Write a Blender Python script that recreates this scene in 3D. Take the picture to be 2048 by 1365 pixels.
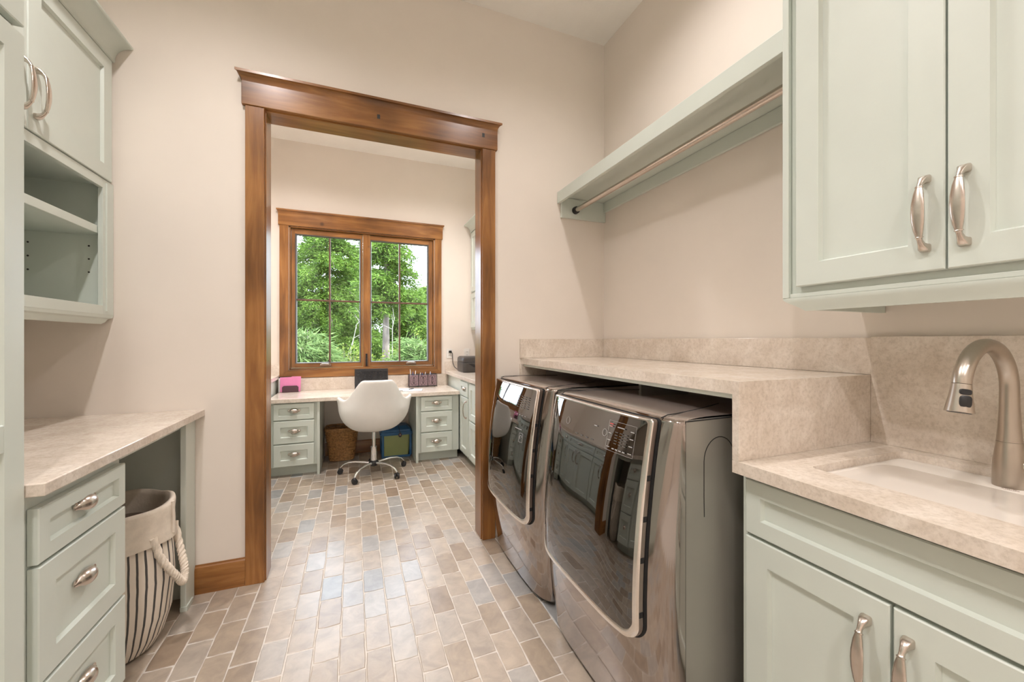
import bpy, bmesh, math, random
import numpy as np
from mathutils import Matrix, Vector
R = math.radians
random.seed(7)
rng = np.random.default_rng(7)
for o in list(bpy.data.objects):
    bpy.data.objects.remove(o)
S = bpy.context.scene
C = S.collection

# ------------------------------------------------------------------ camera
cd = bpy.data.cameras.new('camera')
cam = bpy.data.objects.new('camera', cd); C.objects.link(cam)
cd.sensor_width = 36.0; cd.lens = 798.8 / 2048 * 36
cd.shift_y = -2.05 / 2048
cd.clip_start = 0.02; cd.clip_end = 300
cam.location = (0, 0, 1.27); cam.rotation_euler = (R(90), 0, R(-21.503))
S.camera = cam
# ------------------------------------------------------------------ world, sun, exposure
w = bpy.data.worlds.new('sky'); S.world = w; w.use_nodes = True
bg = w.node_tree.nodes['Background']
bg.inputs[0].default_value = (0.76, 0.85, 1.0, 1); bg.inputs[1].default_value = 7.0
sd = bpy.data.lights.new('sun', 'SUN'); sd.energy = 10.0; sd.angle = R(1.0); sd.color = (1, .95, .85)
sun = bpy.data.objects.new('sun', sd); C.objects.link(sun); sun.rotation_euler = (R(44), 0, R(48))
S.view_settings.view_transform = 'Standard'; S.view_settings.look = 'None'
S.view_settings.gamma = 1.0; S.view_settings.use_curve_mapping = False
S.view_settings.exposure = 0.46
CAN_POWER = 25.0
CAN_COLOR = (1.0, .94, .93)

# ------------------------------------------------------------------ helpers
WM = {}
class MB:
    def __init__(s): s.v = []; s.f = []
    def add(s, vs, fs):
        n = len(s.v); s.v += [tuple(p) for p in vs]; s.f += [tuple(i + n for i in f) for f in fs]; return s
    def box(s, x0, x1, y0, y1, z0, z1):
        x0, x1 = sorted((x0, x1)); y0, y1 = sorted((y0, y1)); z0, z1 = sorted((z0, z1))
        return s.add([(x0,y0,z0),(x1,y0,z0),(x1,y1,z0),(x0,y1,z0),(x0,y0,z1),(x1,y0,z1),(x1,y1,z1),(x0,y1,z1)],
                     [(0,3,2,1),(4,5,6,7),(0,1,5,4),(1,2,6,5),(2,3,7,6),(3,0,4,7)])
    def loft(s, rings, closed=True, cap=True, loop=False):
        n = len(rings[0]); vs = [p for r in rings for p in r]; fs = []
        m = len(rings)
        for i in range(m if loop else m - 1):
            a = i * n; b = ((i + 1) % m) * n
            for j in range(n if closed else n - 1):
                k = (j + 1) % n
                fs.append((a + j, a + k, b + k, b + j))
        if cap and closed and not loop:
            fs.append(tuple(range(n - 1, -1, -1))); fs.append(tuple((m - 1) * n + j for j in range(n)))
        return s.add(vs, fs)
    def tube(s, pts, r, n=8, cap=True, loop=False):
        pts = [Vector(p) for p in pts]; rs = r if hasattr(r, '__len__') else [r] * len(pts)
        rings = []; m = len(pts); up = None
        for i, p in enumerate(pts):
            if loop: t = pts[(i + 1) % m] - pts[i - 1]
            else: t = pts[min(i + 1, m - 1)] - pts[max(i - 1, 0)]
            t.normalize()
            if up is None: up = Vector((0, 0, 1)) if abs(t.z) < .9 else Vector((1, 0, 0))
            a = t.cross(up)
            if a.length < 1e-6: a = t.orthogonal()
            a.normalize(); b = a.cross(t).normalized(); up = b
            rings.append([p + (a * math.cos(q) + b * math.sin(q)) * rs[i] for q in [2 * math.pi * k / n for k in range(n)]])
        return s.loft(rings, cap=cap, loop=loop)
    def lathe(s, prof, c=(0, 0, 0), n=24, axis='z'):
        rings = []
        for r, h in prof:
            ring = []
            for k in range(n):
                q = 2 * math.pi * k / n; a, b = r * math.cos(q), r * math.sin(q)
                p = {'z': (a, b, h), 'x': (h, a, b), 'y': (b, h, a)}[axis]
                ring.append((p[0] + c[0], p[1] + c[1], p[2] + c[2]))
            rings.append(ring)
        return s.loft(rings)
    def prism(s, poly, h0, h1, axis='z'):
        def P(a, b, h): return {'z': (a, b, h), 'y': (a, h, b), 'x': (h, a, b)}[axis]
        return s.loft([[P(a, b, h0) for a, b in poly], [P(a, b, h1) for a, b in poly]])
    def grid(s, G):
        nr, nc = len(G), len(G[0])
        return s.add([p for r in G for p in r], [(i*nc+j, i*nc+j+1, (i+1)*nc+j+1, (i+1)*nc+j) for i in range(nr-1) for j in range(nc-1)])
    def mesh(s, name, bevel=0, smooth=True, seg=2, angle=35, fix=True):
        me = bpy.data.meshes.new(name); me.from_pydata(s.v, [], s.f)
        if fix or bevel:
            bm = bmesh.new(); bm.from_mesh(me)
            if fix: bmesh.ops.recalc_face_normals(bm, faces=bm.faces)
            if bevel:
                es = [e for e in bm.edges if len(e.link_faces) == 2 and e.calc_face_angle(0) > R(30)]
                bmesh.ops.bevel(bm, geom=es, offset=bevel, offset_type='OFFSET', segments=seg, profile=.5, affect='EDGES', clamp_overlap=True)
            bm.to_mesh(me); bm.free()
        if smooth and not bevel:
            me.polygons.foreach_set('use_smooth', [True] * len(me.polygons))
            me.set_sharp_from_angle(angle=R(angle))
        return me
def link(name, data, mat=None, parent=None, M=None):
    o = bpy.data.objects.new(name, data); C.objects.link(o)
    M = M or Matrix()
    if parent is not None:
        o.parent = parent; o.matrix_parent_inverse = WM[parent].inverted()
    o.matrix_basis = M; WM[o] = M.copy()
    if mat is not None and data is not None and not data.materials: data.materials.append(mat)
    return o
def part(name, mb, mat, parent, bevel=.0015, **k):
    return link(name, mb.mesh(name, bevel, **k) if isinstance(mb, MB) else mb, mat, parent)
def tag(o, label, cat, group=None, kind=None):
    o['label'] = label; o['category'] = cat
    if group: o['group'] = group
    if kind: o['kind'] = kind
    return o
def thing(name, label, cat, loc, group=None):
    o = link(name, None, M=Matrix.Translation(loc)); o.empty_display_size = .1
    return tag(o, label, cat, group)
def solo(name, label, cat, mb, mat, bevel=.0015, group=None, **k):
    return tag(part(name, mb, mat, None, bevel, **k), label, cat, group)
def struct(name, label, mb, mat, bevel=0, parent=None, **k):
    o = part(name, mb, mat, parent, bevel, **k)
    if parent is None: o['kind'] = 'structure'; o['label'] = label
    return o
class FR:  # a front: a along u, b up, c out along n
    def __init__(s, o, u, n): s.o = Vector(o); s.u = Vector(u); s.n = Vector(n); s.v = Vector((0, 0, 1))
    def __call__(s, a, b, c): return s.o + s.u * a + s.v * b + s.n * c
    def M(s, a, b, c):
        p = s(a, b, c); m = Matrix((s.n, s.u, s.v)).transposed().to_4x4(); m.translation = p; return m
def fbox(mb, fr, a0, a1, b0, b1, c0, c1):
    p, q = fr(a0, b0, c0), fr(a1, b1, c1); return mb.box(p.x, q.x, p.y, q.y, p.z, q.z)
def rings_rect(mb, fr, a0, a1, b0, b1, prof, cap0=True, cap1=False):
    rr = []
    for d, c in prof:
        rr.append([fr(a0+d, b0+d, c), fr(a1-d, b0+d, c), fr(a1-d, b1-d, c), fr(a0+d, b1-d, c)])
    n = len(mb.v); mb.loft(rr, cap=False)
    if cap0: mb.f.append((n+3, n+2, n+1, n))
    if cap1: m = n + 4 * (len(rr) - 1); mb.f.append((m, m+1, m+2, m+3))
def shaker(name, parent, fr, a0, a1, b0, b1, c0=.002, t=.02, rail=.062, rec=.012):
    mb = MB()
    rings_rect(mb, fr, a0, a1, b0, b1, [(0, c0), (0, c0+t-.0025), (.0025, c0+t), (rail, c0+t), (rail+.001, c0+t-.003), (rail+.005, c0+t-rec+.001), (rail+.005, c0+t-rec-.004)])
    o = part(name, mb, MAT['sage'], parent, 0, angle=25)
    pm = MB(); fbox(pm, fr, a0+rail, a1-rail, b0+rail, b1-rail, c0+.002, c0+t-rec)
    part('panel', pm, MAT['sage'], o, 0)
    return o

# ------------------------------------------------------------------ materials
MAT = {}
def newmat(name):
    m = bpy.data.materials.new(name); m.use_nodes = True
    nt = m.node_tree; return m, nt, nt.nodes['Principled BSDF']
def N(nt, typ, **k):
    n = nt.nodes.new(typ)
    for a, b in k.items():
        if a in n.inputs: n.inputs[a].default_value = b
        else: setattr(n, a, b)
    return n
def simple(name, col, rough=.5, metal=0, noise=0, nscale=20, bump=0, bscale=60, coat=0, spec=.5, aniso=None, crough=.05):
    m, nt, b = newmat(name)
    b.inputs['Base Color'].default_value = (*col, 1); b.inputs['Roughness'].default_value = rough
    b.inputs['Metallic'].default_value = metal; b.inputs['Coat Weight'].default_value = coat; b.inputs['Coat Roughness'].default_value = crough
    b.inputs['Specular IOR Level'].default_value = spec
    tc = N(nt, 'ShaderNodeTexCoord'); L = nt.links.new
    src = tc.outputs['Object']
    if aniso:
        mp = N(nt, 'ShaderNodeMapping'); mp.inputs['Scale'].default_value = aniso; L(src, mp.inputs[0]); src = mp.outputs[0]
    nz = N(nt, 'ShaderNodeTexNoise', Scale=nscale, Detail=4.0); L(src, nz.inputs['Vector'])
    cr = N(nt, 'ShaderNodeValToRGB')
    cr.color_ramp.elements[0].position = .3; cr.color_ramp.elements[1].position = .7
    cr.color_ramp.elements[0].color = (*[c * (1 - noise) for c in col], 1); cr.color_ramp.elements[1].color = (*[min(1, c * (1 + noise)) for c in col], 1)
    L(nz.outputs[0], cr.inputs[0]); L(cr.outputs[0], b.inputs['Base Color'])
    if bump:
        n2 = N(nt, 'ShaderNodeTexNoise', Scale=bscale, Detail=3.0); L(src, n2.inputs['Vector'])
        bp = N(nt, 'ShaderNodeBump', Strength=bump, Distance=.002); L(n2.outputs[0], bp.inputs['Height']); L(bp.outputs[0], b.inputs['Normal'])
    MAT[name] = m; return m

simple('plaster', (.82, .745, .665), .62, noise=.02, nscale=3, bump=.35, bscale=7)
simple('ceiling_paint', (.92, .88, .82), .8, noise=.02, nscale=6, bump=.4, bscale=60)
simple('sage', (.655, .705, .64), .36, noise=.015, nscale=8, bump=.04, bscale=140)
simple('dark_gap', (.012, .012, .012), .8)
simple('pull_metal', (.62, .55, .49), .26, 1, noise=.05, nscale=90)
simple('nickel', (.50, .45, .39), .28, 1, noise=.04, nscale=60, aniso=(1, 1, .1))
simple('chrome', (.82, .82, .83), .07, 1)
simple('rim_silver', (.80, .76, .72), .22, 1, noise=.03, nscale=80)
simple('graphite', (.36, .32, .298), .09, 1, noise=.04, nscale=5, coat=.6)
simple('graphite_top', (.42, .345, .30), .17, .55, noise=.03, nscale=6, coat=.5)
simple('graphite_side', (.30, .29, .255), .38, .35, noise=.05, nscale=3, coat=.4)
simple('door_edge', (.28, .23, .20), .3, .8)
simple('smoked_glass', (.155, .15, .145), .025, 1, noise=.02, nscale=4)
simple('black_plastic', (.015, .015, .016), .35, bump=.05, bscale=200)
simple('print_white', (.42, .41, .40), .5)
simple('print_dim', (.12, .12, .115), .5)
simple('print_red', (.6, .08, .08), .5)
simple('ceramic', (.86, .80, .73), .08, coat=.5)
simple('logo_print', (.45, .36, .30), .4)
simple('chair_vinyl', (.80, .785, .745), .42, noise=.02, nscale=12, bump=.08, bscale=160)
simple('canvas', (.70, .62, .52), .9, noise=.06, nscale=40, bump=.5, bscale=120)
simple('rope', (.74, .65, .54), .9, noise=.08, nscale=120, bump=.6, bscale=150)
simple('canvas_dark', (.36, .29, .23), .95, noise=.06, nscale=30)
simple('wicker', (.36, .19, .07), .6, noise=.45, nscale=60, bump=.4, bscale=200)
simple('blue_plastic', (.03, .13, .30), .35, noise=.05, nscale=10)
simple('green_plastic', (.36, .42, .18), .35, noise=.06, nscale=8)
simple('printer_plastic', (.05, .044, .04), .4, bump=.1, bscale=250)
simple('white_plastic', (.82, .79, .74), .4)
simple('pink_card', (.80, .26, .50), .55, noise=.03)
simple('plum_metal', (.10, .045, .06), .35)
simple('mauve_panel', (.34, .23, .25), .6, noise=.25, nscale=90)
simple('paper', (.88, .87, .86), .7)
simple('pen_blue', (.08, .14, .45), .35)
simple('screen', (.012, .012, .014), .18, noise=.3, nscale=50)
simple('bronze', (.35, .27, .21), .25, 1)
simple('grey_bead', (.10, .09, .08), .6)
simple('bark', (.12, .10, .085), .95, noise=.45, nscale=14, bump=1.0, bscale=25, aniso=(1, 1, .25))
simple('dead_wood', (.17, .16, .14), .9, noise=.2, nscale=20)
simple('soil', (.10, .12, .05), 1, noise=.5, nscale=3)
simple('grout', (.62, .57, .51), .9, noise=.08, nscale=60, bump=.3, bscale=150)
simple('muntin_wood', (.13, .065, .04), .45, noise=.1, nscale=20)
simple('peg_black', (.02, .018, .016), .5)
simple('cable_black', (.01, .01, .01), .5)

def stone(name, c0, c1, c2, rough):
    m, nt, b = newmat(name); L = nt.links.new
    tc = N(nt, 'ShaderNodeTexCoord')
    n1 = N(nt, 'ShaderNodeTexNoise', Scale=9.0, Detail=9.0, Roughness=.72, Distortion=.5); L(tc.outputs['Object'], n1.inputs['Vector'])
    r1 = N(nt, 'ShaderNodeValToRGB'); e = r1.color_ramp.elements
    e[0].position = .30; e[0].color = (*c0, 1); e[1].position = .66; e[1].color = (*c2, 1)
    x = e.new(.5); x.color = (*c1, 1)
    L(n1.outputs[0], r1.inputs[0])
    n2 = N(nt, 'ShaderNodeTexNoise', Scale=85.0, Detail=6.0, Roughness=.75); L(tc.outputs['Object'], n2.inputs['Vector'])
    r2 = N(nt, 'ShaderNodeValToRGB'); e = r2.color_ramp.elements
    e[0].position = .36; e[0].color = (.70, .67, .63, 1); e[1].position = .54; e[1].color = (1, 1, 1, 1)
    L(n2.outputs[0], r2.inputs[0])
    mx = N(nt, 'ShaderNodeMix', data_type='RGBA', blend_type='MULTIPLY'); mx.inputs['Factor'].default_value = .55
    L(r1.outputs[0], mx.inputs[6]); L(r2.outputs[0], mx.inputs[7]); L(mx.outputs[2], b.inputs['Base Color'])
    b.inputs['Roughness'].default_value = rough
    MAT[name] = m
stone('limestone', (.66, .565, .465), (.755, .665, .57), (.84, .76, .67), .15)

def wood(name, axis):
    m, nt, b = newmat(name); L = nt.links.new
    tc = N(nt, 'ShaderNodeTexCoord'); mp = N(nt, 'ShaderNodeMapping')
    sc = [1, 1, 1]; sc['xyz'.index(axis)] = .085; mp.inputs['Scale'].default_value = sc
    L(tc.outputs['Object'], mp.inputs[0])
    n1 = N(nt, 'ShaderNodeTexNoise', Scale=22.0, Detail=7.0, Roughness=.6, Distortion=.5); L(mp.outputs[0], n1.inputs['Vector'])
    r1 = N(nt, 'ShaderNodeValToRGB'); e = r1.color_ramp.elements
    e[0].position = .22; e[0].color = (.12, .046, .012, 1); e[1].position = .74; e[1].color = (.42, .205, .066, 1)
    x = e.new(.5); x.color = (.27, .115, .031, 1)
    L(n1.outputs[0], r1.inputs[0])
    n2 = N(nt, 'ShaderNodeTexNoise', Scale=2.3, Detail=2.0); L(tc.outputs['Object'], n2.inputs['Vector'])
    r2 = N(nt, 'ShaderNodeValToRGB'); e = r2.color_ramp.elements
    e[0].position = .32; e[0].color = (.50, .44, .38, 1); e[1].position = .60; e[1].color = (1.2, 1.15, 1.05, 1)
    L(n2.outputs[0], r2.inputs[0])
    mx = N(nt, 'ShaderNodeMix', data_type='RGBA', blend_type='MULTIPLY'); mx.inputs['Factor'].default_value = .75
    L(r1.outputs[0], mx.inputs[6]); L(r2.outputs[0], mx.inputs[7])
    vo = N(nt, 'ShaderNodeTexVoronoi', Scale=2.9); L(tc.outputs['Object'], vo.inputs['Vector'])
    r3 = N(nt, 'ShaderNodeValToRGB'); e = r3.color_ramp.elements
    e[0].position = .03; e[0].color = (.12, .08, .06, 1); e[1].position = .09; e[1].color = (1, 1, 1, 1)
    L(vo.outputs['Distance'], r3.inputs[0])
    m2 = N(nt, 'ShaderNodeMix', data_type='RGBA', blend_type='MULTIPLY'); m2.inputs['Factor'].default_value = .9
    L(mx.outputs[2], m2.inputs[6]); L(r3.outputs[0], m2.inputs[7]); L(m2.outputs[2], b.inputs['Base Color'])
    b.inputs['Roughness'].default_value = .28; b.inputs['Coat Weight'].default_value = .25; b.inputs['Coat Roughness'].default_value = .2
    bp = N(nt, 'ShaderNodeBump', Strength=.12, Distance=.001); L(n1.outputs[0], bp.inputs['Height']); L(bp.outputs[0], b.inputs['Normal'])
    MAT[name] = m
for a in 'xyz': wood('alder_' + a, a)

def tile_mat(name, island):
    m, nt, b = newmat(name); L = nt.links.new
    if island:
        g = N(nt, 'ShaderNodeNewGeometry'); rnd = g.outputs['Random Per Island']
    else:
        g = N(nt, 'ShaderNodeObjectInfo'); rnd = g.outputs['Random']
    geo = N(nt, 'ShaderNodeNewGeometry')
    cr = N(nt, 'ShaderNodeValToRGB'); cr.color_ramp.interpolation = 'LINEAR'; e = cr.color_ramp.elements
    e[0].position = 0; e[0].color = (.295, .225, .165, 1); e[1].position = 1; e[1].color = (.30, .305, .305, 1)
    for p, c in ((.18, (.37, .30, .23)), (.4, (.455, .385, .31)), (.62, (.39, .325, .26)), (.8, (.42, .375, .325)), (.92, (.38, .36, .335))):
        x = e.new(p); x.color = (*c, 1)
    L(rnd, cr.inputs[0])
    # offset the mottling for each tile
    ad = N(nt, 'ShaderNodeVectorMath', operation='ADD'); cb = N(nt, 'ShaderNodeCombineXYZ')
    mu = N(nt, 'ShaderNodeMath', operation='MULTIPLY'); mu.inputs[1].default_value = 37.0; L(rnd, mu.inputs[0]); L(mu.outputs[0], cb.inputs[2])
    L(geo.outputs['Position'], ad.inputs[0]); L(cb.outputs[0], ad.inputs[1])
    n1 = N(nt, 'ShaderNodeTexNoise', Scale=13.0, Detail=6.0, Roughness=.6, Distortion=.6); L(ad.outputs[0], n1.inputs['Vector'])
    r1 = N(nt, 'ShaderNodeValToRGB'); e = r1.color_ramp.elements
    e[0].position = .3; e[0].color = (.74, .72, .71, 1); e[1].position = .68; e[1].color = (1.18, 1.16, 1.12, 1)
    L(n1.outputs[0], r1.inputs[0])
    mx = N(nt, 'ShaderNodeMix', data_type='RGBA', blend_type='MULTIPLY'); mx.inputs['Factor'].default_value = .8
    L(cr.outputs[0], mx.inputs[6]); L(r1.outputs[0], mx.inputs[7]); L(mx.outputs[2], b.inputs['Base Color'])
    b.inputs['Roughness'].default_value = .33
    b.inputs['Specular IOR Level'].default_value = 1.0
    n2 = N(nt, 'ShaderNodeTexNoise', Scale=45.0, Detail=4.0); L(ad.outputs[0], n2.inputs['Vector'])
    bp = N(nt, 'ShaderNodeBump', Strength=.18, Distance=.002); L(n2.outputs[0], bp.inputs['Height']); L(bp.outputs[0], b.inputs['Normal'])
    MAT[name] = m
tile_mat('tile', False); tile_mat('tile_field', True)

def glass_mat():
    m = bpy.data.materials.new('window_glass'); m.use_nodes = True; nt = m.node_tree; L = nt.links.new
    nt.nodes.clear()
    out = N(nt, 'ShaderNodeOutputMaterial'); t = N(nt, 'ShaderNodeBsdfTransparent'); g = N(nt, 'ShaderNodeBsdfGlossy', Roughness=.02)
    t.inputs[0].default_value = (.95, .97, .95, 1)
    fr = N(nt, 'ShaderNodeFresnel', IOR=1.45); mx = N(nt, 'ShaderNodeMixShader')
    L(fr.outputs[0], mx.inputs[0]); L(t.outputs[0], mx.inputs[1]); L(g.outputs[0], mx.inputs[2]); L(mx.outputs[0], out.inputs[0])
    MAT['window_glass'] = m
glass_mat()
def leaf_mat(name, c0, c1):
    m, nt, b = newmat(name); L = nt.links.new
    g = N(nt, 'ShaderNodeNewGeometry'); cr = N(nt, 'ShaderNodeValToRGB'); e = cr.color_ramp.elements
    e[0].color = (*c0, 1); e[1].color = (*c1, 1); L(g.outputs['Random Per Island'], cr.inputs[0]); L(cr.outputs[0], b.inputs['Base Color'])
    b.inputs['Roughness'].default_value = .6; b.inputs['Specular IOR Level'].default_value = .2
    tr = N(nt, 'ShaderNodeBsdfTranslucent'); mx = N(nt, 'ShaderNodeMixShader'); mx.inputs[0].default_value = .35
    L(cr.outputs[0], tr.inputs[0]); out = nt.nodes['Material Output']
    L(b.outputs[0], mx.inputs[1]); L(tr.outputs[0], mx.inputs[2]); L(mx.outputs[0], out.inputs[0])
    MAT[name] = m
leaf_mat('fir_needles', (.035, .078, .010), (.135, .225, .036))
leaf_mat('pine_needles', (.06, .115, .03), (.16, .235, .08))
leaf_mat('shrub_leaves', (.065, .11, .015), (.18, .23, .04))
def stripe_mat():
    m, nt, b = newmat('striped_canvas'); L = nt.links.new
    at = N(nt, 'ShaderNodeAttribute', attribute_name='around')
    nz = N(nt, 'ShaderNodeTexNoise', Scale=9.0, Detail=3.0); tc = N(nt, 'ShaderNodeTexCoord'); L(tc.outputs['Object'], nz.inputs['Vector'])
    ma = N(nt, 'ShaderNodeMath', operation='MULTIPLY_ADD'); ma.inputs[1].default_value = .28; L(nz.outputs[0], ma.inputs[0]); L(at.outputs['Fac'], ma.inputs[2])
    fr = N(nt, 'ShaderNodeMath', operation='FRACT'); L(ma.outputs[0], fr.inputs[0])
    cr = N(nt, 'ShaderNodeValToRGB'); cr.color_ramp.interpolation = 'CONSTANT'; e = cr.color_ramp.elements
    e[0].position = 0; e[0].color = (.74, .66, .56, 1); e[1].position = .72; e[1].color = (.075, .07, .065, 1)
    L(fr.outputs[0], cr.inputs[0]); L(cr.outputs[0], b.inputs['Base Color']); b.inputs['Roughness'].default_value = .9
    n2 = N(nt, 'ShaderNodeTexNoise', Scale=160.0); L(tc.outputs['Object'], n2.inputs['Vector'])
    bp = N(nt, 'ShaderNodeBump', Strength=.4, Distance=.002); L(n2.outputs[0], bp.inputs['Height']); L(bp.outputs[0], b.inputs['Normal'])
    MAT['striped_canvas'] = m
stripe_mat()
def emit_mat(name, col, st):
    m = bpy.data.materials.new(name); m.use_nodes = True; b = m.node_tree.nodes['Principled BSDF']
    b.inputs['Emission Color'].default_value = (*col, 1); b.inputs['Emission Strength'].default_value = st; MAT[name] = m
emit_mat('lamp_glow', CAN_COLOR, 6.0)

# ------------------------------------------------------------------ key planes
XR, XL = 1.675, -1.375          # right and left walls
YB, YBF = 2.44, 2.565           # doorway wall, near and far faces
YF = 4.82                       # window wall
YN = -2.3                       # wall behind the camera
ZC = 3.395
OX0, OX1, OZ = -.434, .747, 2.478   # doorway opening (inside the jambs)
WX0, WX1, WZ0, WZ1 = -.648, .893, .952, 2.484   # window opening

# ------------------------------------------------------------------ room shell
fl = struct('floor', 'brick-shaped stone tile floor laid in running bond', MB().box(XL-.15, XR+.15, YN-.15, YF+.2, -.12, -.0024), MAT['grout'])
mb = MB()
mb.box(XL-.15, OX0-.02, YB, YBF, 0, ZC).box(OX1+.02, XR+.15, YB, YBF, 0, ZC).box(OX0-.02, OX1+.02, YB, YBF, OZ+.02, ZC)
struct('wall_back', 'cream plaster wall with the wide doorway', mb, MAT['plaster'])
struct('wall_right', 'cream plaster wall behind the hanging shelf', MB().box(XR, XR+.15, YN-.15, YF+.2, 0, ZC), MAT['plaster'])
struct('wall_left', 'cream plaster wall behind the left cabinets', MB().box(XL-.15, XL, YN-.15, YF+.2, 0, ZC), MAT['plaster'])
mb = MB()
mb.box(XL, WX0, YF, YF+.2, 0, ZC).box(WX1, XR, YF, YF+.2, 0, ZC).box(WX0, WX1, YF, YF+.2, 0, WZ0).box(WX0, WX1, YF, YF+.2, WZ1, ZC)
struct('wall_window', 'cream plaster wall around the far window', mb, MAT['plaster'])
struct('wall_rear', 'cream plaster wall behind the camera', MB().box(XL, XR, YN-.15, YN, 0, ZC), MAT['plaster'])
struct('ceiling', 'off-white textured ceiling', MB().box(XL-.15, XR+.15, YN-.15, YF+.2, ZC, ZC+.15), MAT['ceiling_paint'])

# floor tiles
TW, TL_, GR = .0995, .2035, .0042
def tile_mesh(seed):
    r = random.Random(seed); hw, hl = (TW-GR)/2, (TL_-GR)/2; j = .0016
    pts = []
    for (ax, ay, bx, by, n) in ((-hw,-hl,hw,-hl,3),(hw,-hl,hw,hl,5),(hw,hl,-hw,hl,3),(-hw,hl,-hw,-hl,5)):
        for k in range(n):
            t = k / n; c = .0012 if k == 0 else 0
            x = ax+(bx-ax)*t; y = ay+(by-ay)*t
            s = 1 - c / .05
            pts.append((x*s + r.uniform(-j, j), y*s + r.uniform(-j, j)))
    mb = MB(); ins = lambda d: [(x*(1-d/hw), y*(1-d/hl)) for x, y in pts]
    rings = [[(x, y, -.006) for x, y in pts], [(x, y, -.0015) for x, y in pts], [(x, y, 0) for x, y in ins(.0022)]]
    mb.loft(rings, cap=False); n = len(pts); mb.f.append(tuple(2*n + k for k in range(n)))
    return mb
TM = [tile_mesh(s) for s in range(8)]
TMESH = [t.mesh('tile', 0, smooth=False) for t in TM]
for m_ in TMESH: m_.materials.append(MAT['tile'])
th = R(21.503)
spots = []
for ci in range(-15, 18):
    x = .043 + (ci + .5) * TW
    if not XL < x < XR: continue
    off = (.0 if ci % 2 else .5) * TL_ + random.uniform(-.012, .012)
    for k in range(-6, 28):
        y = 1.842 + off + (k - 5) * TL_ + TL_/2
        if not -.9 < y < YF: continue
        d = x*math.sin(th) + y*math.cos(th); u = x*math.cos(th) - y*math.sin(th)
        vis = 0
        if d > .3:
            px = 1024 + 798.8*u/d; py = 680.45 + 798.8*1.27/d
            if -40 < px < 2090 and py < 1400 and -.78 < x < .95 and not (x > .84 and y < 2.45) and not (y > 2.45 and not (-.72 < x < 1.08)) and not (y > 4.2 and not (-.32 < x < .6)) and not (x < -.5 and 2.42 < y < 3.6):
                if not (x < -.72 and y < 1.9): vis = 1 / d**3
        spots.append((vis, x, y))
spots.sort(key=lambda s: -s[0])
singles = [s for s in spots[:300] if s[0] > 0]; rest = [s for s in spots if s not in set(singles)]
for i, (v, x, y) in enumerate(singles):
    rr = random.choice((0, math.pi))
    link('tile', TMESH[i % 8], None, fl, Matrix.Translation((x + random.uniform(-.0012, .0012), y, random.uniform(-.0006, 0))) @ Matrix.Rotation(rr, 4, 'Z'))
mb = MB()
for i, (v, x, y) in enumerate(rest):
    t = TM[i % 8]; mb.add([(a + x, b + y, c) for a, b, c in t.v], t.f)
o = part('tile_field', mb, MAT['tile_field'], fl, 0, fix=False, smooth=False); o['kind'] = 'stuff'

# ------------------------------------------------------------------ doorway trim
def crown_prof(x0, x1, z0, z1, n=6):   # cove from (x0,z0) in to (x1,z1) out
    pts = []
    for k in range(n + 1):
        q = k / n * math.pi / 2
        pts.append((x1 + (x0 - x1) * math.cos(q), z0 + (z1 - z0) * math.sin(q)) if False else (x0 + (x1 - x0) * (1 - math.cos(q)), z0 + (z1 - z0) * math.sin(q)))
    return pts
t1 = link('trim_1', None); t1['kind'] = 'structure'; t1['label'] = 'knotty alder casing around the doorway'
CF = YB - .020
part('casing', MB().box(-.526, -.440, CF, YB, 0, 2.486), MAT['alder_z'], t1, .002)
part('casing', MB().box(.753, .839, CF, YB, 0, 2.486), MAT['alder_z'], t1, .002)
mb = MB(); x0, x1 = -.541, .852
mb.box(x0, x1, CF-.006, YB, 2.486, 2.625)
part('head_casing', mb, MAT['alder_x'], t1, .002)
prof = [(YB, 2.605), (CF-.006, 2.605)] + [(CF-.006 - .022*(1-math.cos(q)), 2.605 + .034*math.sin(q)) for q in [k/6*math.pi/2 for k in range(1, 7)]] + [(CF-.030, 2.639), (CF-.030, 2.652), (YB, 2.652)]
mb = MB(); 
def capmould(mb, x0, x1, prof, yb, spread):
    rows = []
    for y, z in prof:
        e = max(0, (yb - y)) ; rows.append((y, z, e))
    ymax = prof[1][0]
    def ext(y): return max(0, ymax - y)
    r0 = [(x0 - ext(y), y, z) for y, z in prof]; r1 = [(x1 + ext(y), y, z) for y, z in prof]
    mb.loft([r0, r1])
capmould(mb, x0, x1, prof, YB, 0)
part('head_cap', mb, MAT['alder_x'], t1, 0, angle=30)
part('jamb', MB().box(OX0-.02, OX0, YB-.002, YBF+.002, 0, OZ+.02), MAT['alder_z'], t1, .002)
part('jamb', MB().box(OX1, OX1+.02, YB-.002, YBF+.002, 0, OZ+.02), MAT['alder_z'], t1, .002)
part('head_jamb', MB().box(OX0, OX1, YB-.002, YBF+.002, OZ, OZ+.02), MAT['alder_x'], t1, .001)
for nm, xa, xb in (('casing', -.526, -.440), ('casing', .753, .839)):
    part(nm, MB().box(xa, xb, YBF, YBF+.02, 0, 2.486), MAT['alder_z'], t1, .002)
part('head_casing', MB().box(x0, x1, YBF, YBF+.025, 2.486, 2.65), MAT['alder_x'], t1, .002)
# square black nail heads on the head casing
for x, z in ((.128, 2.553), (.757, 2.565)):
    part('knot_hole', MB().box(x-.008, x+.008, CF-.0075, CF-.004, z-.012, z+.012), MAT['peg_black'], t1, 0)
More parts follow.
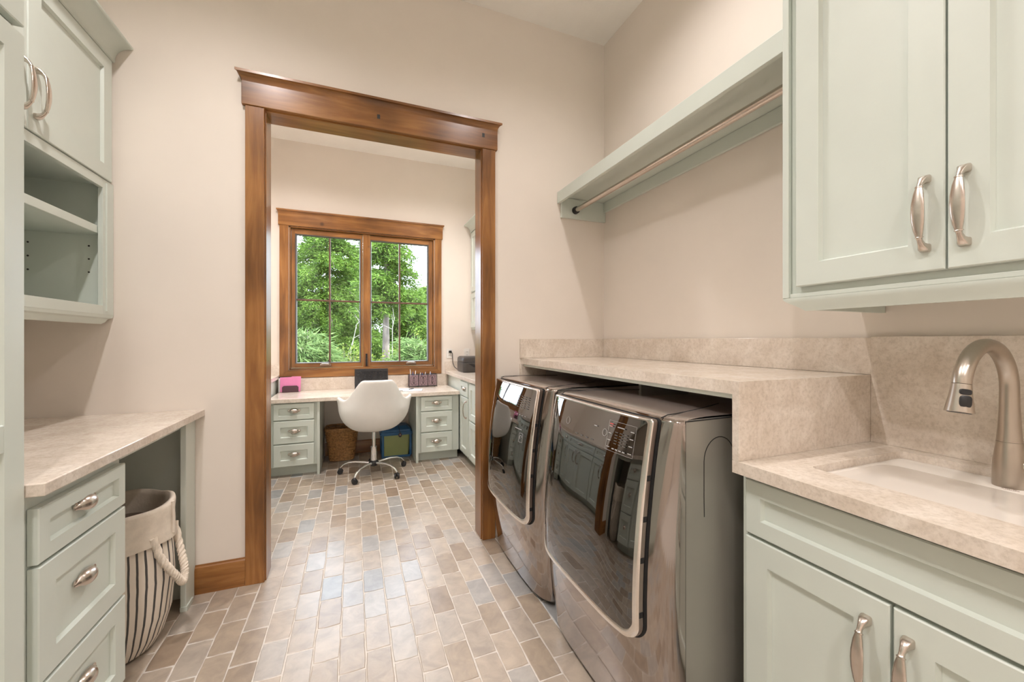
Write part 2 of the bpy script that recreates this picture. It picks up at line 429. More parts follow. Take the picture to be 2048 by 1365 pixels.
# baseboards
def base(name, label, x0, x1, y0, y1):
    mb = MB(); mb.prism([(y1, 0), (y0, 0), (y0, .118), (y0+.004, .130), (y0+.010, .135), (y0+.012, .142), (y1, .142)], x0, x1, 'x')
    struct(name, label, mb, MAT['alder_x'], 0, angle=25)
base('baseboard_back', 'alder baseboard left of the doorway', -.742, -.527, YB-.016, YB)
base('baseboard_far', 'dark alder baseboard under the far desk', -.30, .585, YF-.016, YF)

# ------------------------------------------------------------------ window
w1 = link('window_1', None); w1['kind'] = 'structure'; w1['label'] = 'two-casement alder window above the far desk'
WF = YF - .020
part('casing', MB().prism([(-.736, .866), (-.652, .950), (-.652, 2.486), (-.736, 2.486)], WF, YF, 'y'), MAT['alder_z'], w1, .0015)
part('casing', MB().prism([(.976, .866), (.976, 2.486), (.897, 2.486), (.897, .950)], WF, YF, 'y'), MAT['alder_z'], w1, .0015)
part('bottom_casing', MB().prism([(-.736, .866), (.976, .866), (.897, .950), (-.652, .950)], WF, YF, 'y'), MAT['alder_x'], w1, .0015)
part('head_casing', MB().box(-.748, .990, WF-.006, YF, 2.486, 2.625), MAT['alder_x'], w1, .002)
prof = [(YF, 2.605), (WF-.006, 2.605)] + [(WF-.006 - .014*(1-math.cos(q)), 2.605 + .030*math.sin(q)) for q in [k/6*math.pi/2 for k in range(1, 7)]] + [(WF-.022, 2.637), (WF-.022, 2.652), (YF, 2.652)]
mb = MB(); capmould(mb, -.748, .990, prof, YF, 0); part('head_cap', mb, MAT['alder_x'], w1, 0, angle=30)
for nm, a in (('jamb', (WX0, WX0+.014, YF-.004, YF+.14, WZ0, WZ1)), ('jamb', (WX1-.014, WX1, YF-.004, YF+.14, WZ0, WZ1))):
    part(nm, MB().box(*a), MAT['alder_z'], w1, .001)
for nm, a in (('head_jamb', (WX0, WX1, YF-.004, YF+.14, WZ1-.014, WZ1)), ('sill', (WX0, WX1, YF-.004, YF+.14, WZ0, WZ0+.014))):
    part(nm, MB().box(*a), MAT['alder_x'], w1, .001)
part('mullion', MB().box(.088, .164, YF+.012, YF+.12, WZ0+.014, WZ1-.014), MAT['alder_z'], w1, .002)
GY = YF + .052
for si, (sx0, sx1, gx0, gx1, mx) in enumerate(((WX0+.014, .088, -.578, .050, -.256), (.164, WX1-.014, .180, .812, .492))):
    gz0, gz1 = 1.026, 2.402
    sash = MB()
    fr = FR((0, YF+.030, 0), (1, 0, 0), (0, -1, 0))
    a0, a1, b0, b1 = sx0+.003, sx1-.003, WZ0+.018, WZ1-.018
    s_ = part('sash', MB().box(a0, gx0-.018, YF+.022, YF+.075, b0, b1).box(gx1+.018, a1, YF+.022, YF+.075, b0, b1), MAT['alder_z'], w1, .002)
    part('sash_rail', MB().box(gx0-.018, gx1+.018, YF+.022, YF+.075, b0, gz0-.012).box(gx0-.018, gx1+.018, YF+.022, YF+.075, gz1+.012, b1), MAT['alder_x'], s_, .002)
    mb = MB(); rings_rect(mb, FR((0, YF+.03, 0), (1, 0, 0), (0, -1, 0)), gx0-.019, gx1+.019, gz0-.019, gz1+.019, [(0, -.03), (0, .004), (.004, .006), (.014, .004), (.019, -.018), (.019, -.03)], cap0=False)
    part('glazing_bead', mb, MAT['grey_bead'], s_, 0)
    zm = 1.705
    part('muntin', MB().box(mx-.009, mx+.009, GY-.016, GY+.016, gz0, gz1), MAT['muntin_wood'], s_, .002)
    part('muntin', MB().box(gx0, mx-.009, GY-.016, GY+.016, zm-.009, zm+.009), MAT['muntin_wood'], s_, .002)
    part('muntin', MB().box(mx+.009, gx1, GY-.016, GY+.016, zm-.009, zm+.009), MAT['muntin_wood'], s_, .002)
    for (pa, pb) in ((gx0, mx-.007), (mx+.007, gx1)):
        for (qa, qb) in ((gz0, zm-.007), (zm+.007, gz1)):
            part('pane', MB().add([(pa, GY, qa), (pb, GY, qa), (pb, GY, qb), (pa, GY, qb)], [(0, 1, 2, 3)]), MAT['window_glass'], s_, 0)
    hx = -.295 if si == 0 else .62
    mb = MB(); mb.loft([[(hx-.055+dx, YF+.022-.004, .992), (hx+.055-dx, YF+.018, .992), (hx+.055-dx, YF+.018-dy, .992+.012+dz), (hx-.055+dx, YF+.018-dy, .992+.012+dz)] for dx, dy, dz in ((0, 0, 0),)] * 1) if False else None
    mb.prism([(hx-.060, .985), (hx+.058, .985), (hx+.056, 1.004), (hx+.036, 1.014), (hx-.030, 1.016), (hx-.056, 1.002)], YF+.022, YF-.004, 'y')
    part('crank_cover', mb, MAT['bronze'], w1, .004)
    mb = MB().tube([(hx-.045, YF-.006, 1.006), (hx-.01, YF-.016, 1.008), (hx+.035, YF-.014, 1.002)], [.005, .006, .008], 8)
    part('crank_handle', mb, MAT['bronze'], w1, 0)
part('sash_lock', MB().box(.116, .136, YF-.004, YF+.014, .975, 1.115).box(.119, .133, YF-.018, YF-.002, .99, 1.06), MAT['black_plastic'], w1, .003)

# ------------------------------------------------------------------ hardware meshes (local: x out, y across, z up)
def arch_pull_mesh(L=.172):
    mb = MB(); rings = []
    st = [(-.475, .000, .0100, .0095, 5.), (-.475, .004, .0105, .0100, 5.), (-.465, .011, .0098, .0088, 4.), (-.435, .0185, .0066, .0066, 3.), (-.385, .0255, .0052, .0052, 2.4), (-.352, .0282, .0058, .0050, 2.4), (-.346, .0288, .0078, .0060, 2.4), (-.336, .0292, .0078, .0058, 2.4), (-.330, .0294, .0066, .0050, 2.4),
          (-.25, .0330, .0096, .0044, 2.4), (-.12, .0358, .0120, .0042, 2.4), (0, .0366, .0126, .0042, 2.4)]
    st = st + [(-a, c, w_, t, e) for a, c, w_, t, e in st[-2::-1]]
    for i, (a, c, w_, t, e) in enumerate(st):
        z = a * L; j, k = max(i-1, 0), min(i+1, len(st)-1)
        tx, tz = st[k][1]-st[j][1], (st[k][0]-st[j][0])*L
        l = math.hypot(tx, tz) or 1; tx /= l; tz /= l
        if i < 2: tx, tz = 1, 0
        if i > len(st) - 3: tx, tz = -1, 0
        nx, nz = tz, -tx
        ring = []
        for q in range(16):
            an = 2*math.pi*(q+.5)/16; ca, sa = math.cos(an), math.sin(an)
            ca = math.copysign(abs(ca)**(2/e), ca); sa = math.copysign(abs(sa)**(2/e), sa)
            ring.append((c + nx*t*sa, w_*ca, z + nz*t*sa))
        rings.append(ring)
    mb.loft(rings); return mb.mesh('pull', 0, angle=40)
def cup_pull_mesh(W=.100):
    mb = MB(); ns, nq = 20, 8; G = []
    for i in range(ns + 1):
        s = -1 + 2*i/ns; e = abs(s)
        if e > .72: rr = .0045 + .016*max(0, 1-((e-.72)/.28))**.5*0.35; dep = .0035 + .004*(1-e)/.28
        else: rr = .0095 + .0165*(1-(e/.72)**2.6)**.6; dep = .0075 + .0165*(1-(e/.72)**2.4)**.7
        row = []
        for k in range(nq + 1):
            q = k/nq * R(128)
            row.append((.001 + dep*math.sin(q), s*W/2, rr*.95*math.cos(q) - .002))
        G.append(row)
    mb.grid(G)
    for sgn in (-1, 1):
        mb.lathe([(.0, 0), (.0105, .0), (.0105, .002), (.0, .0035)], (0, sgn*W*.42, .003), 12, 'x')
    return mb.mesh('cup', 0, angle=60)
ARCH = arch_pull_mesh(); ARCH.materials.append(MAT['pull_metal'])
CUP = cup_pull_mesh(); CUP.materials.append(MAT['pull_metal'])
def arch(parent, fr, a, b, c=.022): link('handle', ARCH, None, parent, fr.M(a, b, c))
def cup(parent, fr, a, b, c=.013): link('cup_pull', CUP, None, parent, fr.M(a, b, c))

# ------------------------------------------------------------------ LEFT SIDE
frL = FR((-.755, 0, 0), (0, 1, 0), (1, 0, 0))     # a = Y, fronts face +X
# tall cabinet
t = thing('tall_cabinet', 'tall sage green cabinet at the left edge, beside the folding counter', 'cabinet', (-1.05, .8, 0))
part('carcass', MB().box(XL+.002, -.757, .30, 1.322, .10, 3.0), MAT['sage'], t, .001)
part('toe_kick', MB().box(XL+.002, -.82, .30, 1.322, 0, .10), MAT['sage'], t, 0)
for y0, y1 in ((.80, 1.318), (.305, .795)):
    d = shaker('door', t, frL, y0, y1, .12, 1.998, 0, .02, .060)
    mb = MB(); fbox(mb, frL, y0 + .060, y1 - .060, 1.014, 1.078, .0105, .02); part('mid_rail', mb, MAT['sage'], d, .0025)
    arch(d, frL, y0 + .035 if y1 > 1 else y1 - .035, .98, .020)
    shaker('door', t, frL, y0, y1, 2.018, 2.9, 0, .02, .062)
# drawer base
t = thing('drawer_cabinet', 'sage green three-drawer base cabinet under the left folding counter', 'cabinet', (-1.0, 1.56, 0))
part('carcass', MB().box(XL+.002, -.757, 1.325, 1.782, .09, .888), MAT['sage'], t, .001)
part('toe_kick', MB().box(XL+.002, -.83, 1.325, 1.782, 0, .09), MAT['sage'], t, 0)
for z0, z1 in ((.708, .848), (.404, .699), (.105, .395)):
    d = shaker('drawer', t, frL, 1.360, 1.765, z0, z1, 0, .022, .062 if z1 - z0 > .2 else .040)
    cup(d, frL, 1.560, (z0 + z1) / 2 + (.012 if z1 - z0 < .2 else .02), .0135)
# far end panel with face stile, against the doorway wall
t = thing('end_panel', 'sage green end panel and stile beside the hamper, against the doorway wall', 'panel', (-1.0, 2.42, 0))
part('board', MB().box(XL+.002, -.758, 2.418, 2.438, 0, .888), MAT['sage'], t, 0)
part('stile', MB().box(-.757, -.735, 2.300, 2.400, 0, .888).box(-.757, -.741, 2.400, 2.438, 0, .888), MAT['sage'], t, .0015)
part('base_block', MB().box(-.757, -.729, 2.295, 2.375, 0, .022), MAT['sage'], t, .001)
part('apron', MB().box(-.775, -.757, 1.784, 2.436, .855, .888), MAT['sage'], t, 0)
# folding counter
solo('folding_counter', 'beige stone folding counter on the left, above drawers and hamper', 'countertop', MB().box(XL+.002, -.702, 1.3235, 2.4385, .8885, .921), MAT['limestone'], .003)
# left wall cabinet
frW = FR((-1.072, 0, 0), (0, 1, 0), (1, 0, 0))
t = thing('wall_cabinet', 'sage green wall cabinet with open cubby above the folding counter', 'cabinet', (-1.2, 1.9, 1.34))
mb = MB()
x0, x1 = XL+.002, -1.072
mb.box(x0, x1, 1.335, 2.437, 1.985, 2.60)                     # closed upper box
mb.box(x0, x1, 1.335, 1.355, 1.385, 1.985)                    # near side
mb.box(x0, x1-.004, 2.405, 2.437, 1.385, 1.985)               # far side
mb.box(x0, x0+.012, 1.355, 2.405, 1.40, 1.985)                # back
mb.box(x0, x1-.004, 1.355, 2.405, 1.395, 1.413)               # bottom
part('carcass', mb, MAT['sage'], t, 0)
mb = MB().box(-1.074, -1.056, 2.352, 2.437, 1.385, 1.998).box(-1.074, -1.056, 1.335, 1.38, 1.385, 1.998).box(-1.074, -1.056, 1.38, 2.352, 1.958, 1.998).box(-1.074, -1.056, 1.38, 2.352, 1.385, 1.426)
part('face_frame', mb, MAT['sage'], t, .001)
part('trim_strip', MB().box(-1.0575, -1.050, 2.372, 2.382, 1.40, 1.985), MAT['sage'], t, .001)
part('shelf', MB().box(x0+.012, -1.076, 1.356, 2.404, 1.751, 1.786), MAT['sage'], t, .002)
for (px, zz) in ((-1.129, (1.724, 1.66, 1.60)), (-1.332, (1.70, 1.64, 1.58))):
    for z in (1.700, 1.640, 1.580):
        part('pin_hole', MB().lathe([(.0001, 2.4042), (.004, 2.4042), (.004, 2.4052)], (px, 0, z), 8, 'y'), MAT['peg_black'], t, 0)
for y0, y1, hy in ((1.897, 2.412, 1.930), (1.378, 1.893, 1.860)):
    d = shaker('door', t, frW, y0, y1, 2.002, 2.566, 0, .022, .064)
    arch(d, frW, hy, 2.142, .022)
pr = [(-1.10, 2.555+.02), (-1.056, 2.575), (-1.050, 2.580), (-1.050, 2.586)] + [(-1.050 + .062*(1-math.cos(q)), 2.590 + .062*math.sin(q)) for q in [k/7*math.pi/2 for k in range(0, 8)]] + [(-.984, 2.656), (-.984, 2.664), (-1.10, 2.664)]
part('crown', MB().prism([(p[0], p[1]) for p in pr], 1.325, 2.438, 'y'), MAT['sage'], t, 0, angle=28)
pr = [(-1.095, 1.385), (-1.056, 1.385), (-1.058, 1.372), (-1.068, 1.366), (-1.074, 1.352), (-1.082, 1.343), (-1.095, 1.343)]
mb = MB(); mb.loft([[(a, 1.335, b) for a, b in pr], [(a, 2.437 - (-1.056 - a)*1.6, b) for a, b in pr]])
part('light_rail', mb, MAT['sage'], t, 0, angle=28)
mb = MB().lathe([(.001, 1.394), (.018, 1.394), (.018, 1.382), (.009, 1.372), (.001, 1.370)], (-1.20, 2.16, 0), 14)
mb.tube([(-1.20+.012*math.cos(k), 2.16+.012*math.sin(k), 1.372-.002*math.sin(3*k)) for k in [i*.5 for i in range(13)]], .0035, 6)
part('cable_clip', mb, MAT['white_plastic'], t, 0)

# hamper
def hamper():
    t = thing('laundry_hamper', 'cream canvas laundry hamper with charcoal stripes and rope handles', 'hamper', (-.935, 2.085, 0))
    cx, cy = -.922, 2.085; n = 72
    def rad(q, z):
        base = np.interp(z, [0, .012, .05, .15, .3, .42, .5, .6], [.110, .140, .164, .192, .205, .199, .190, .196])
        sq = 1 + .045*math.cos(4*q + .3)
        return base * sq * (1 + .018*math.sin(3*q + 5*z) + .010*math.sin(7*q - 9*z))
    def P(q, z, d=0): r_ = rad(q, z) + d; return (cx + r_*math.cos(q), cy + r_*math.sin(q)*1.0, z)
    mb = MB(); zs = [0, .004, .012, .03, .06, .1, .15, .2, .25, .3, .35, .4, .45, .48]
    rings = [[P(2*math.pi*k/n, z) for k in range(n + 1)] for z in zs]
    mb.grid(rings)
    mb.f.append(tuple(range(n)))
    me = mb.mesh('bag', 0, fix=True); at = me.attributes.new('around', 'FLOAT', 'POINT')
    vals = []
    for i in range(len(mb.v)):
        k = i % (n + 1); vals.append(k / n * 46)
    at.data.foreach_set('value', vals[:len(me.vertices)])
    link('bag', me, MAT['striped_canvas'], t)
    # folded cuff: outside band, rolled rim, inside liner
    rings = []
    seq = [(.455, .008), (.452, .013), (.46, .015), (.50, .013), (.55, .011), (.585, .012), (.597, .009), (.602, .002), (.598, -.006), (.58, -.010), (.50, -.012)]
    for z, d in seq:
        rings.append([tuple(np.add(P(2*math.pi*k/n, min(z, .6), d), (0, 0, (.010*math.sin(2*(2*math.pi*k/n)+1.0) + .006*math.sin(5*(2*math.pi*k/n))) * (z-.44)/.16))) for k in range(n)])
    part('cuff', MB().loft(rings, cap=False), MAT['canvas'], t, 0, angle=70)
    rings = [[P(2*math.pi*k/n, z, -.012) for k in range(n)] for z in (.50, .40, .3)]
    mb = MB().loft(rings, cap=False); mb.f.append(tuple(2*n + k for k in range(n)))
    part('liner', mb, MAT['canvas_dark'], t, 0)
    for q0 in (R(-6), R(174)):
        ends = []
        pts = []
        for k in range(25):
            s = k / 24; q = q0 + (s - .5) * R(40)
            drop = .225 * math.sin(math.pi * s) ** .55
            z = .485 - drop; out = .012 + .030 * math.sin(math.pi * s)
            q = q0 + (s - .5) * R(44) * (1 - .50*math.sin(math.pi*s))
            pts.append(P(q, max(z, .05), out))
        mb = MB().tube(pts, .0125, 8)
        # twisted strands lie proud of the rope
        for ph in range(3):
            tw = []
            for i in range(len(pts) * 4 - 3):
                j = i / 4; a = int(j); f = j - a; b = min(a + 1, len(pts) - 1)
                p = Vector(pts[a]).lerp(Vector(pts[b]), f); d = (Vector(pts[b]) - Vector(pts[max(a-1, 0)])).normalized()
                u = d.cross(Vector((math.cos(q0), math.sin(q0), 0))).normalized(); v = d.cross(u)
                an = i * .75 + ph * 2.094
                tw.append(p + (u * math.cos(an) + v * math.sin(an)) * .009)
            mb.tube(tw, .0065, 5)
        part('rope_handle', mb, MAT['rope'], t, 0, angle=60)
    a = P(R(-6), .47, .014); b = P(R(-6), .60, .013)
    part('tie_strap', MB().tube([a, P(R(-5), .53, .017), b], .006, 6), MAT['canvas'], t, 0)
hamper()

# ------------------------------------------------------------------ RIGHT SIDE
# hanging shelf
t = thing('hanging_shelf', 'long sage green shelf with a clothes rod above the machines', 'shelf', (1.48, 1.65, 2.10))
part('shelf_board', MB().box(1.315, XR-.002, .876, YB-.002, 2.250, 2.272), MAT['sage'], t, 0)
part('fascia', MB().box(1.294, 1.315, .876, YB-.002, 2.208, 2.284), MAT['sage'], t, .0015)
part('end_cleat', MB().box(1.318, XR-.002, YB-.022, YB-.002, 2.112, 2.249), MAT['sage'], t, .002)
part('back_cleat', MB().box(XR-.02, XR-.002, .876, YB-.023, 2.180, 2.249), MAT['sage'], t, .002)
part('rod', MB().tube([(1.425, .88, 2.168), (1.425, YB-.024, 2.168)], .0165, 20), MAT['pull_metal'], t, 0)
part('rod_socket', MB().lathe([(.017, YB-.045), (.024, YB-.043), (.026, YB-.0222), (.0165, YB-.0222)], (1.425, 0, 2.168), 24, 'y'), MAT['black_plastic'], t, 0, angle=40)

# right wall cabinet
frR = FR((1.287, 0, 0), (0, 1, 0), (-1, 0, 0))
t = thing('wall_cabinet', 'sage green two-door wall cabinet above the sink', 'cabinet', (1.48, .48, 1.36))
part('carcass', MB().box(1.289, XR-.002, .102, .852, 1.400, 2.95), MAT['sage'], t, 0)
part('end_board', MB().box(1.275, XR-.002, .853, .873, 1.402, 2.97), MAT['sage'], t, .0015)
part('end_board', MB().box(1.275, XR-.002, .080, .100, 1.402, 2.97), MAT['sage'], t, .0015)
part('bottom_trim', MB().box(1.279, 1.289, .102, .852, 1.402, 1.414), MAT['sage'], t, .001)
for y0, y1, hy in ((.4905, .826, .5235), (.132, .4865, .457)):
    d = shaker('door', t, frR, y0, y1, 1.434, 2.93, 0, .022, .066)
    arch(d, frR, hy, 1.570, .022)
pr = [(1.31, 1.4015), (1.277, 1.4015), (1.277, 1.396), (1.281, 1.388), (1.289, 1.376), (1.293, 1.370), (1.298, 1.360), (1.31, 1.360)]
mb = MB()
mb.loft([[(a, .09, b) for a, b in pr], [(a, .872 - (a - 1.277)*2.6, b) for a, b in pr]])
mb.prism([(.795, 1.4015), (.812, 1.4015), (.812, 1.362), (.795, 1.362)], 1.31, XR-.002, 'x')
part('light_rail', mb, MAT['sage'], t, 0, angle=28)

# raised worktop over the machines
t = thing('raised_worktop', 'beige stone waterfall worktop over the washer and dryer', 'countertop', (1.35, 1.64, 1.11))
part('top_slab', MB().box(1.024, XR-.001, .827, YB-.001, 1.112, 1.150), MAT['limestone'], t, 0)
part('waterfall_leg', MB().box(1.024, XR-.001, .827, .848, .9210, 1.112), MAT['limestone'], t, 0)
part('support_rail', MB().box(1.034, 1.055, .85, YB-.022, 1.097, 1.1118), MAT['sage'], t, .001)
part('support_post', MB().box(1.36, XR-.002, 1.655, 1.673, 0, 1.1115), MAT['sage'], t, 0)
solo('backsplash', 'low beige stone backsplash strip along the wall above the raised worktop', 'backsplash', MB().box(XR-.0205, XR-.0005, .8268, YB-.0215, 1.1505, 1.278), MAT['limestone'], .001)
solo('backsplash', 'short beige stone backsplash return on the doorway wall, behind the far machine', 'backsplash', MB().box(1.0145, XR-.001, YB-.0205, YB-.0005, 1.1505, 1.276), MAT['limestone'], .001)
solo('backsplash', 'short beige stone strip on the doorway wall under the raised worktop', 'backsplash', MB().box(1.0145, 1.20, YB-.0205, YB-.0005, 1.02, 1.1115), MAT['limestone'], .001)
solo('backsplash', 'tall beige stone backsplash behind the sink faucet', 'backsplash', MB().box(XR-.0225, XR-.0005, -.30, .8265, .9205, 1.282), MAT['limestone'], .001)

# sink worktop with a cut-out
def slab_hole(x0, x1, y0, y1, hx0, hx1, hy0, hy1, z0, z1, rc=.02):
    mb = MB(); n = 6
    hole = []
    for (cx, cy, a0) in ((hx1-rc, hy1-rc, 0), (hx0+rc, hy1-rc, 90), (hx0+rc, hy0+rc, 180), (hx1-rc, hy0+rc, 270)):
        for k in range(n + 1):
            q = R(a0 + 90*k/n); hole.append((cx + rc*math.cos(q), cy + rc*math.sin(q)))
    outer = [(x1, y1), (x0, y1), (x0, y0), (x1, y0)]
    m = len(hole); vs = []
    for z in (z0, z1):
        vs += [(x, y, z) for x, y in hole] + [(x, y, z) for x, y in outer]
    fs = []
    for b in (0, m + 4):
        for c in range(4):
            for k in range(n):
                fs.append((b + c*(n+1) + k, b + c*(n+1) + k + 1, b + m + c))
            nx = (c + 1) % 4
            fs.append((b + c*(n+1) + n, b + nx*(n+1), b + m + nx, b + m + c))
    for k in range(m):
        l = (k + 1) % m; fs.append((k, l, m + 4 + l, m + 4 + k))
    for c in range(4):
        d = (c + 1) % 4; fs.append((m + c, m + d, 2*m + 4 + d, 2*m + 4 + c))
    return mb.add(vs, fs)
t = thing('sink_worktop', 'beige stone worktop around the undermount sink', 'countertop', (1.35, .3, .89))
part('slab', slab_hole(1.022, XR-.001, -.30, .8465, 1.164, 1.600, .190, .722, .8985, .9205).box(1.022, 1.052, -.30, .8465, .8855, .8985), MAT['limestone'], t, 0)
# sink
t = thing('sink', 'white ceramic undermount sink with a faucet deck, set in stone', 'sink', (1.38, .37, .70))
def rrect(x0, x1, y0, y1, r, z, n=6):
    p = []
    for (cx, cy, a0) in ((x1-r, y1-r, 0), (x0+r, y1-r, 90), (x0+r, y0+r, 180), (x1-r, y0+r, 270)):
        for k in range(n + 1):
            q = R(a0 + 90*k/n); p.append((cx + r*math.cos(q), cy + r*math.sin(q), z))
    return p
rings = [rrect(1.140, 1.625,   .165, .747, .03, .8982), rrect(1.178, 1.490, .205, .708, .045, .8982), rrect(1.182, 1.486, .209, .704, .045, .892), rrect(1.186, 1.478, .213, .698, .05, .875), rrect(1.20, 1.46, .23, .675, .06, .74), rrect(1.225, 1.435, .25, .65, .06, .712), rrect(1.30, 1.36, .33, .41, .02, .706)]
mb = MB().loft(rings, cap=False); m_ = len(rings[0]); mb.f.append(tuple(len(mb.v) - m_ + k for k in range(m_)))
part('basin', mb, MAT['ceramic'], t, 0, angle=60)
outer = [rrect(1.140, 1.625,   .165, .747, .03, .8981), rrect(1.150, 1.5, .17, .74, .03, .870), rrect(1.18, 1.48, .205, .70, .06, .70)]
part('outer_shell', MB().loft(outer, cap=True), MAT['ceramic'], t, 0)
part('drain', MB().lathe([(.001, .7075), (.036, .7075), (.04, .7085), (.04, .7065)], (1.33, .37, 0), 20), MAT['nickel'], t, 0)
def ell(cx, cy, a, b, z, n=28): return [(cx + b*math.cos(2*math.pi*k/n), cy + a*math.sin(2*math.pi*k/n), z) for k in range(n)]
mb = MB().tube(ell(1.512, .468, .0145, .0062, .8985), .0007, 5, loop=True)
for k in range(6): mb.box(1.510, 1.5135, .459 + k*.0032, .4605 + k*.0032, .8983, .8987)
part('maker_mark', mb, MAT['logo_print'], t, 0)
# faucet
t = thing('faucet', 'brushed nickel pull-down faucet standing on the sink deck', 'faucet', (1.545, .480, .8985))
fx, fy = 1.545, .480
part('base', MB().lathe([(.0295, .8988), (.0300, .904), (.0295, .935), (.0280, .965), (.0245, .995), (.0225, 1.012)], (fx, fy, 0), 28), MAT['nickel'], t, 0)
path = [(fx, fy, 1.0125), (fx, fy, 1.05), (fx, fy, 1.10), (fx, fy, 1.145)]; rad_ = [.0222, .0198, .0178, .0170]
ar = .119; ac = (fx - ar, 1.147)
for k in range(1, 18):
    q = R(k*9.55); path.append((ac[0] + ar*math.cos(q), fy, ac[1] + ar*.92*math.sin(q))); rad_.append(.0170)
path.append((path[-1][0] - .0022, fy, path[-1][2] - .012)); rad_.append(.0168)
part('neck', MB().tube(path, rad_, 24), MAT['nickel'], t, 0, angle=60)
hp = Vector(path[-1]); hd = Vector((-.17, 0, -1)).normalized()
part_head = part('spray_head', MB().tube([hp + hd*a for a in (.0008, .004, .03, .055, .066, .0665)], [.0168, .0172, .0198, .0236, .0250, .0225], 24), MAT['nickel'], t, 0, angle=50)
hb = hp + hd*.0662
part('nozzle_plate', MB().tube([hb, hb + hd*.0015], [.0205, .0195], 20), MAT['black_plastic'], part_head, 0)
hn = Vector((-.72, -.69, 0)).normalized(); hu = hn.cross(hd).normalized()
for (dz, a, b, rr) in ((.017, .0105, .0068, .0183), (.0385, .0105, .0140, .0212)):
    c = hp + hd*dz + hn*(rr - .002)
    rings = []
    for (sc, dp) in ((1, 0), (1, .003), (.85, .0042)):
        rings.append([c + hn*dp + hu*(a*sc*math.copysign(abs(math.cos(q))**.6, math.cos(q))) + hd*(b*sc*math.copysign(abs(math.sin(q))**.6, math.sin(q))) for q in [2*math.pi*k/20 for k in range(20)]])
    part('button', MB().loft(rings), MAT['black_plastic'], part_head, 0)
part('lever', MB().tube([(fx, fy-.020, .957), (fx, fy-.05, .957), (fx-.002, fy-.060, .958), (fx-.004, fy-.075, .962), (fx-.012, fy-.15, .985)], [.0125, .0125, .012, .0075, .006], 16), MAT['nickel'], t, 0)
# sink base cabinet
frS = FR((1.079, 0, 0), (0, 1, 0), (-1, 0, 0))
t = thing('sink_cabinet', 'sage green base cabinet with false drawer front under the sink', 'cabinet', (1.38, .48, 0))
mb = MB().box(1.081, XR-.002, .832, .849, .0, .885).box(1.081, XR-.002, .13, .147, .0, .885).box(1.081, 1.10, .147, .832, .10, .885).box(1.655, XR-.002, .147, .832, .1, .6).box(1.10, 1.655, .147, .832, .10, .12)
part('carcass', mb, MAT['sage'], t, 0)
part('face_stile', MB().box(1.071, 1.081, .8345, .849, 0, .8852), MAT['sage'], t, .001)
part('toe_kick', MB().box(1.14, 1.15, .147, .832, 0, .0995), MAT['sage'], t, 0)
shaker('false_front', t, frS, .148, .833, .7135, .868, 0, .020, .045)
for y0, y1, hy in ((.4965, .833, .537), (.148, .4905, .464)):
    d = shaker('door', t, frS, y0, y1, .12, .704, 0, .020, .066)
    arch(d, frS, hy, .568, .020)
t = thing('base_cabinet', 'sage green base cabinet nearest the camera under the stone worktop', 'cabinet', (1.38, -.1, 0))
part('carcass', MB().box(1.081, XR-.002, -.295, .1285, .10, .885), MAT['sage'], t, 0)
part('toe_kick', MB().box(1.14, XR-.002, -.295, .1285, 0, .0995), MAT['sage'], t, 0)
shaker('drawer', t, frS, -.28, .125, .7135, .868, 0, .020, .045)
shaker('door', t, frS, -.28, .125, .12, .704, 0, .020, .066)

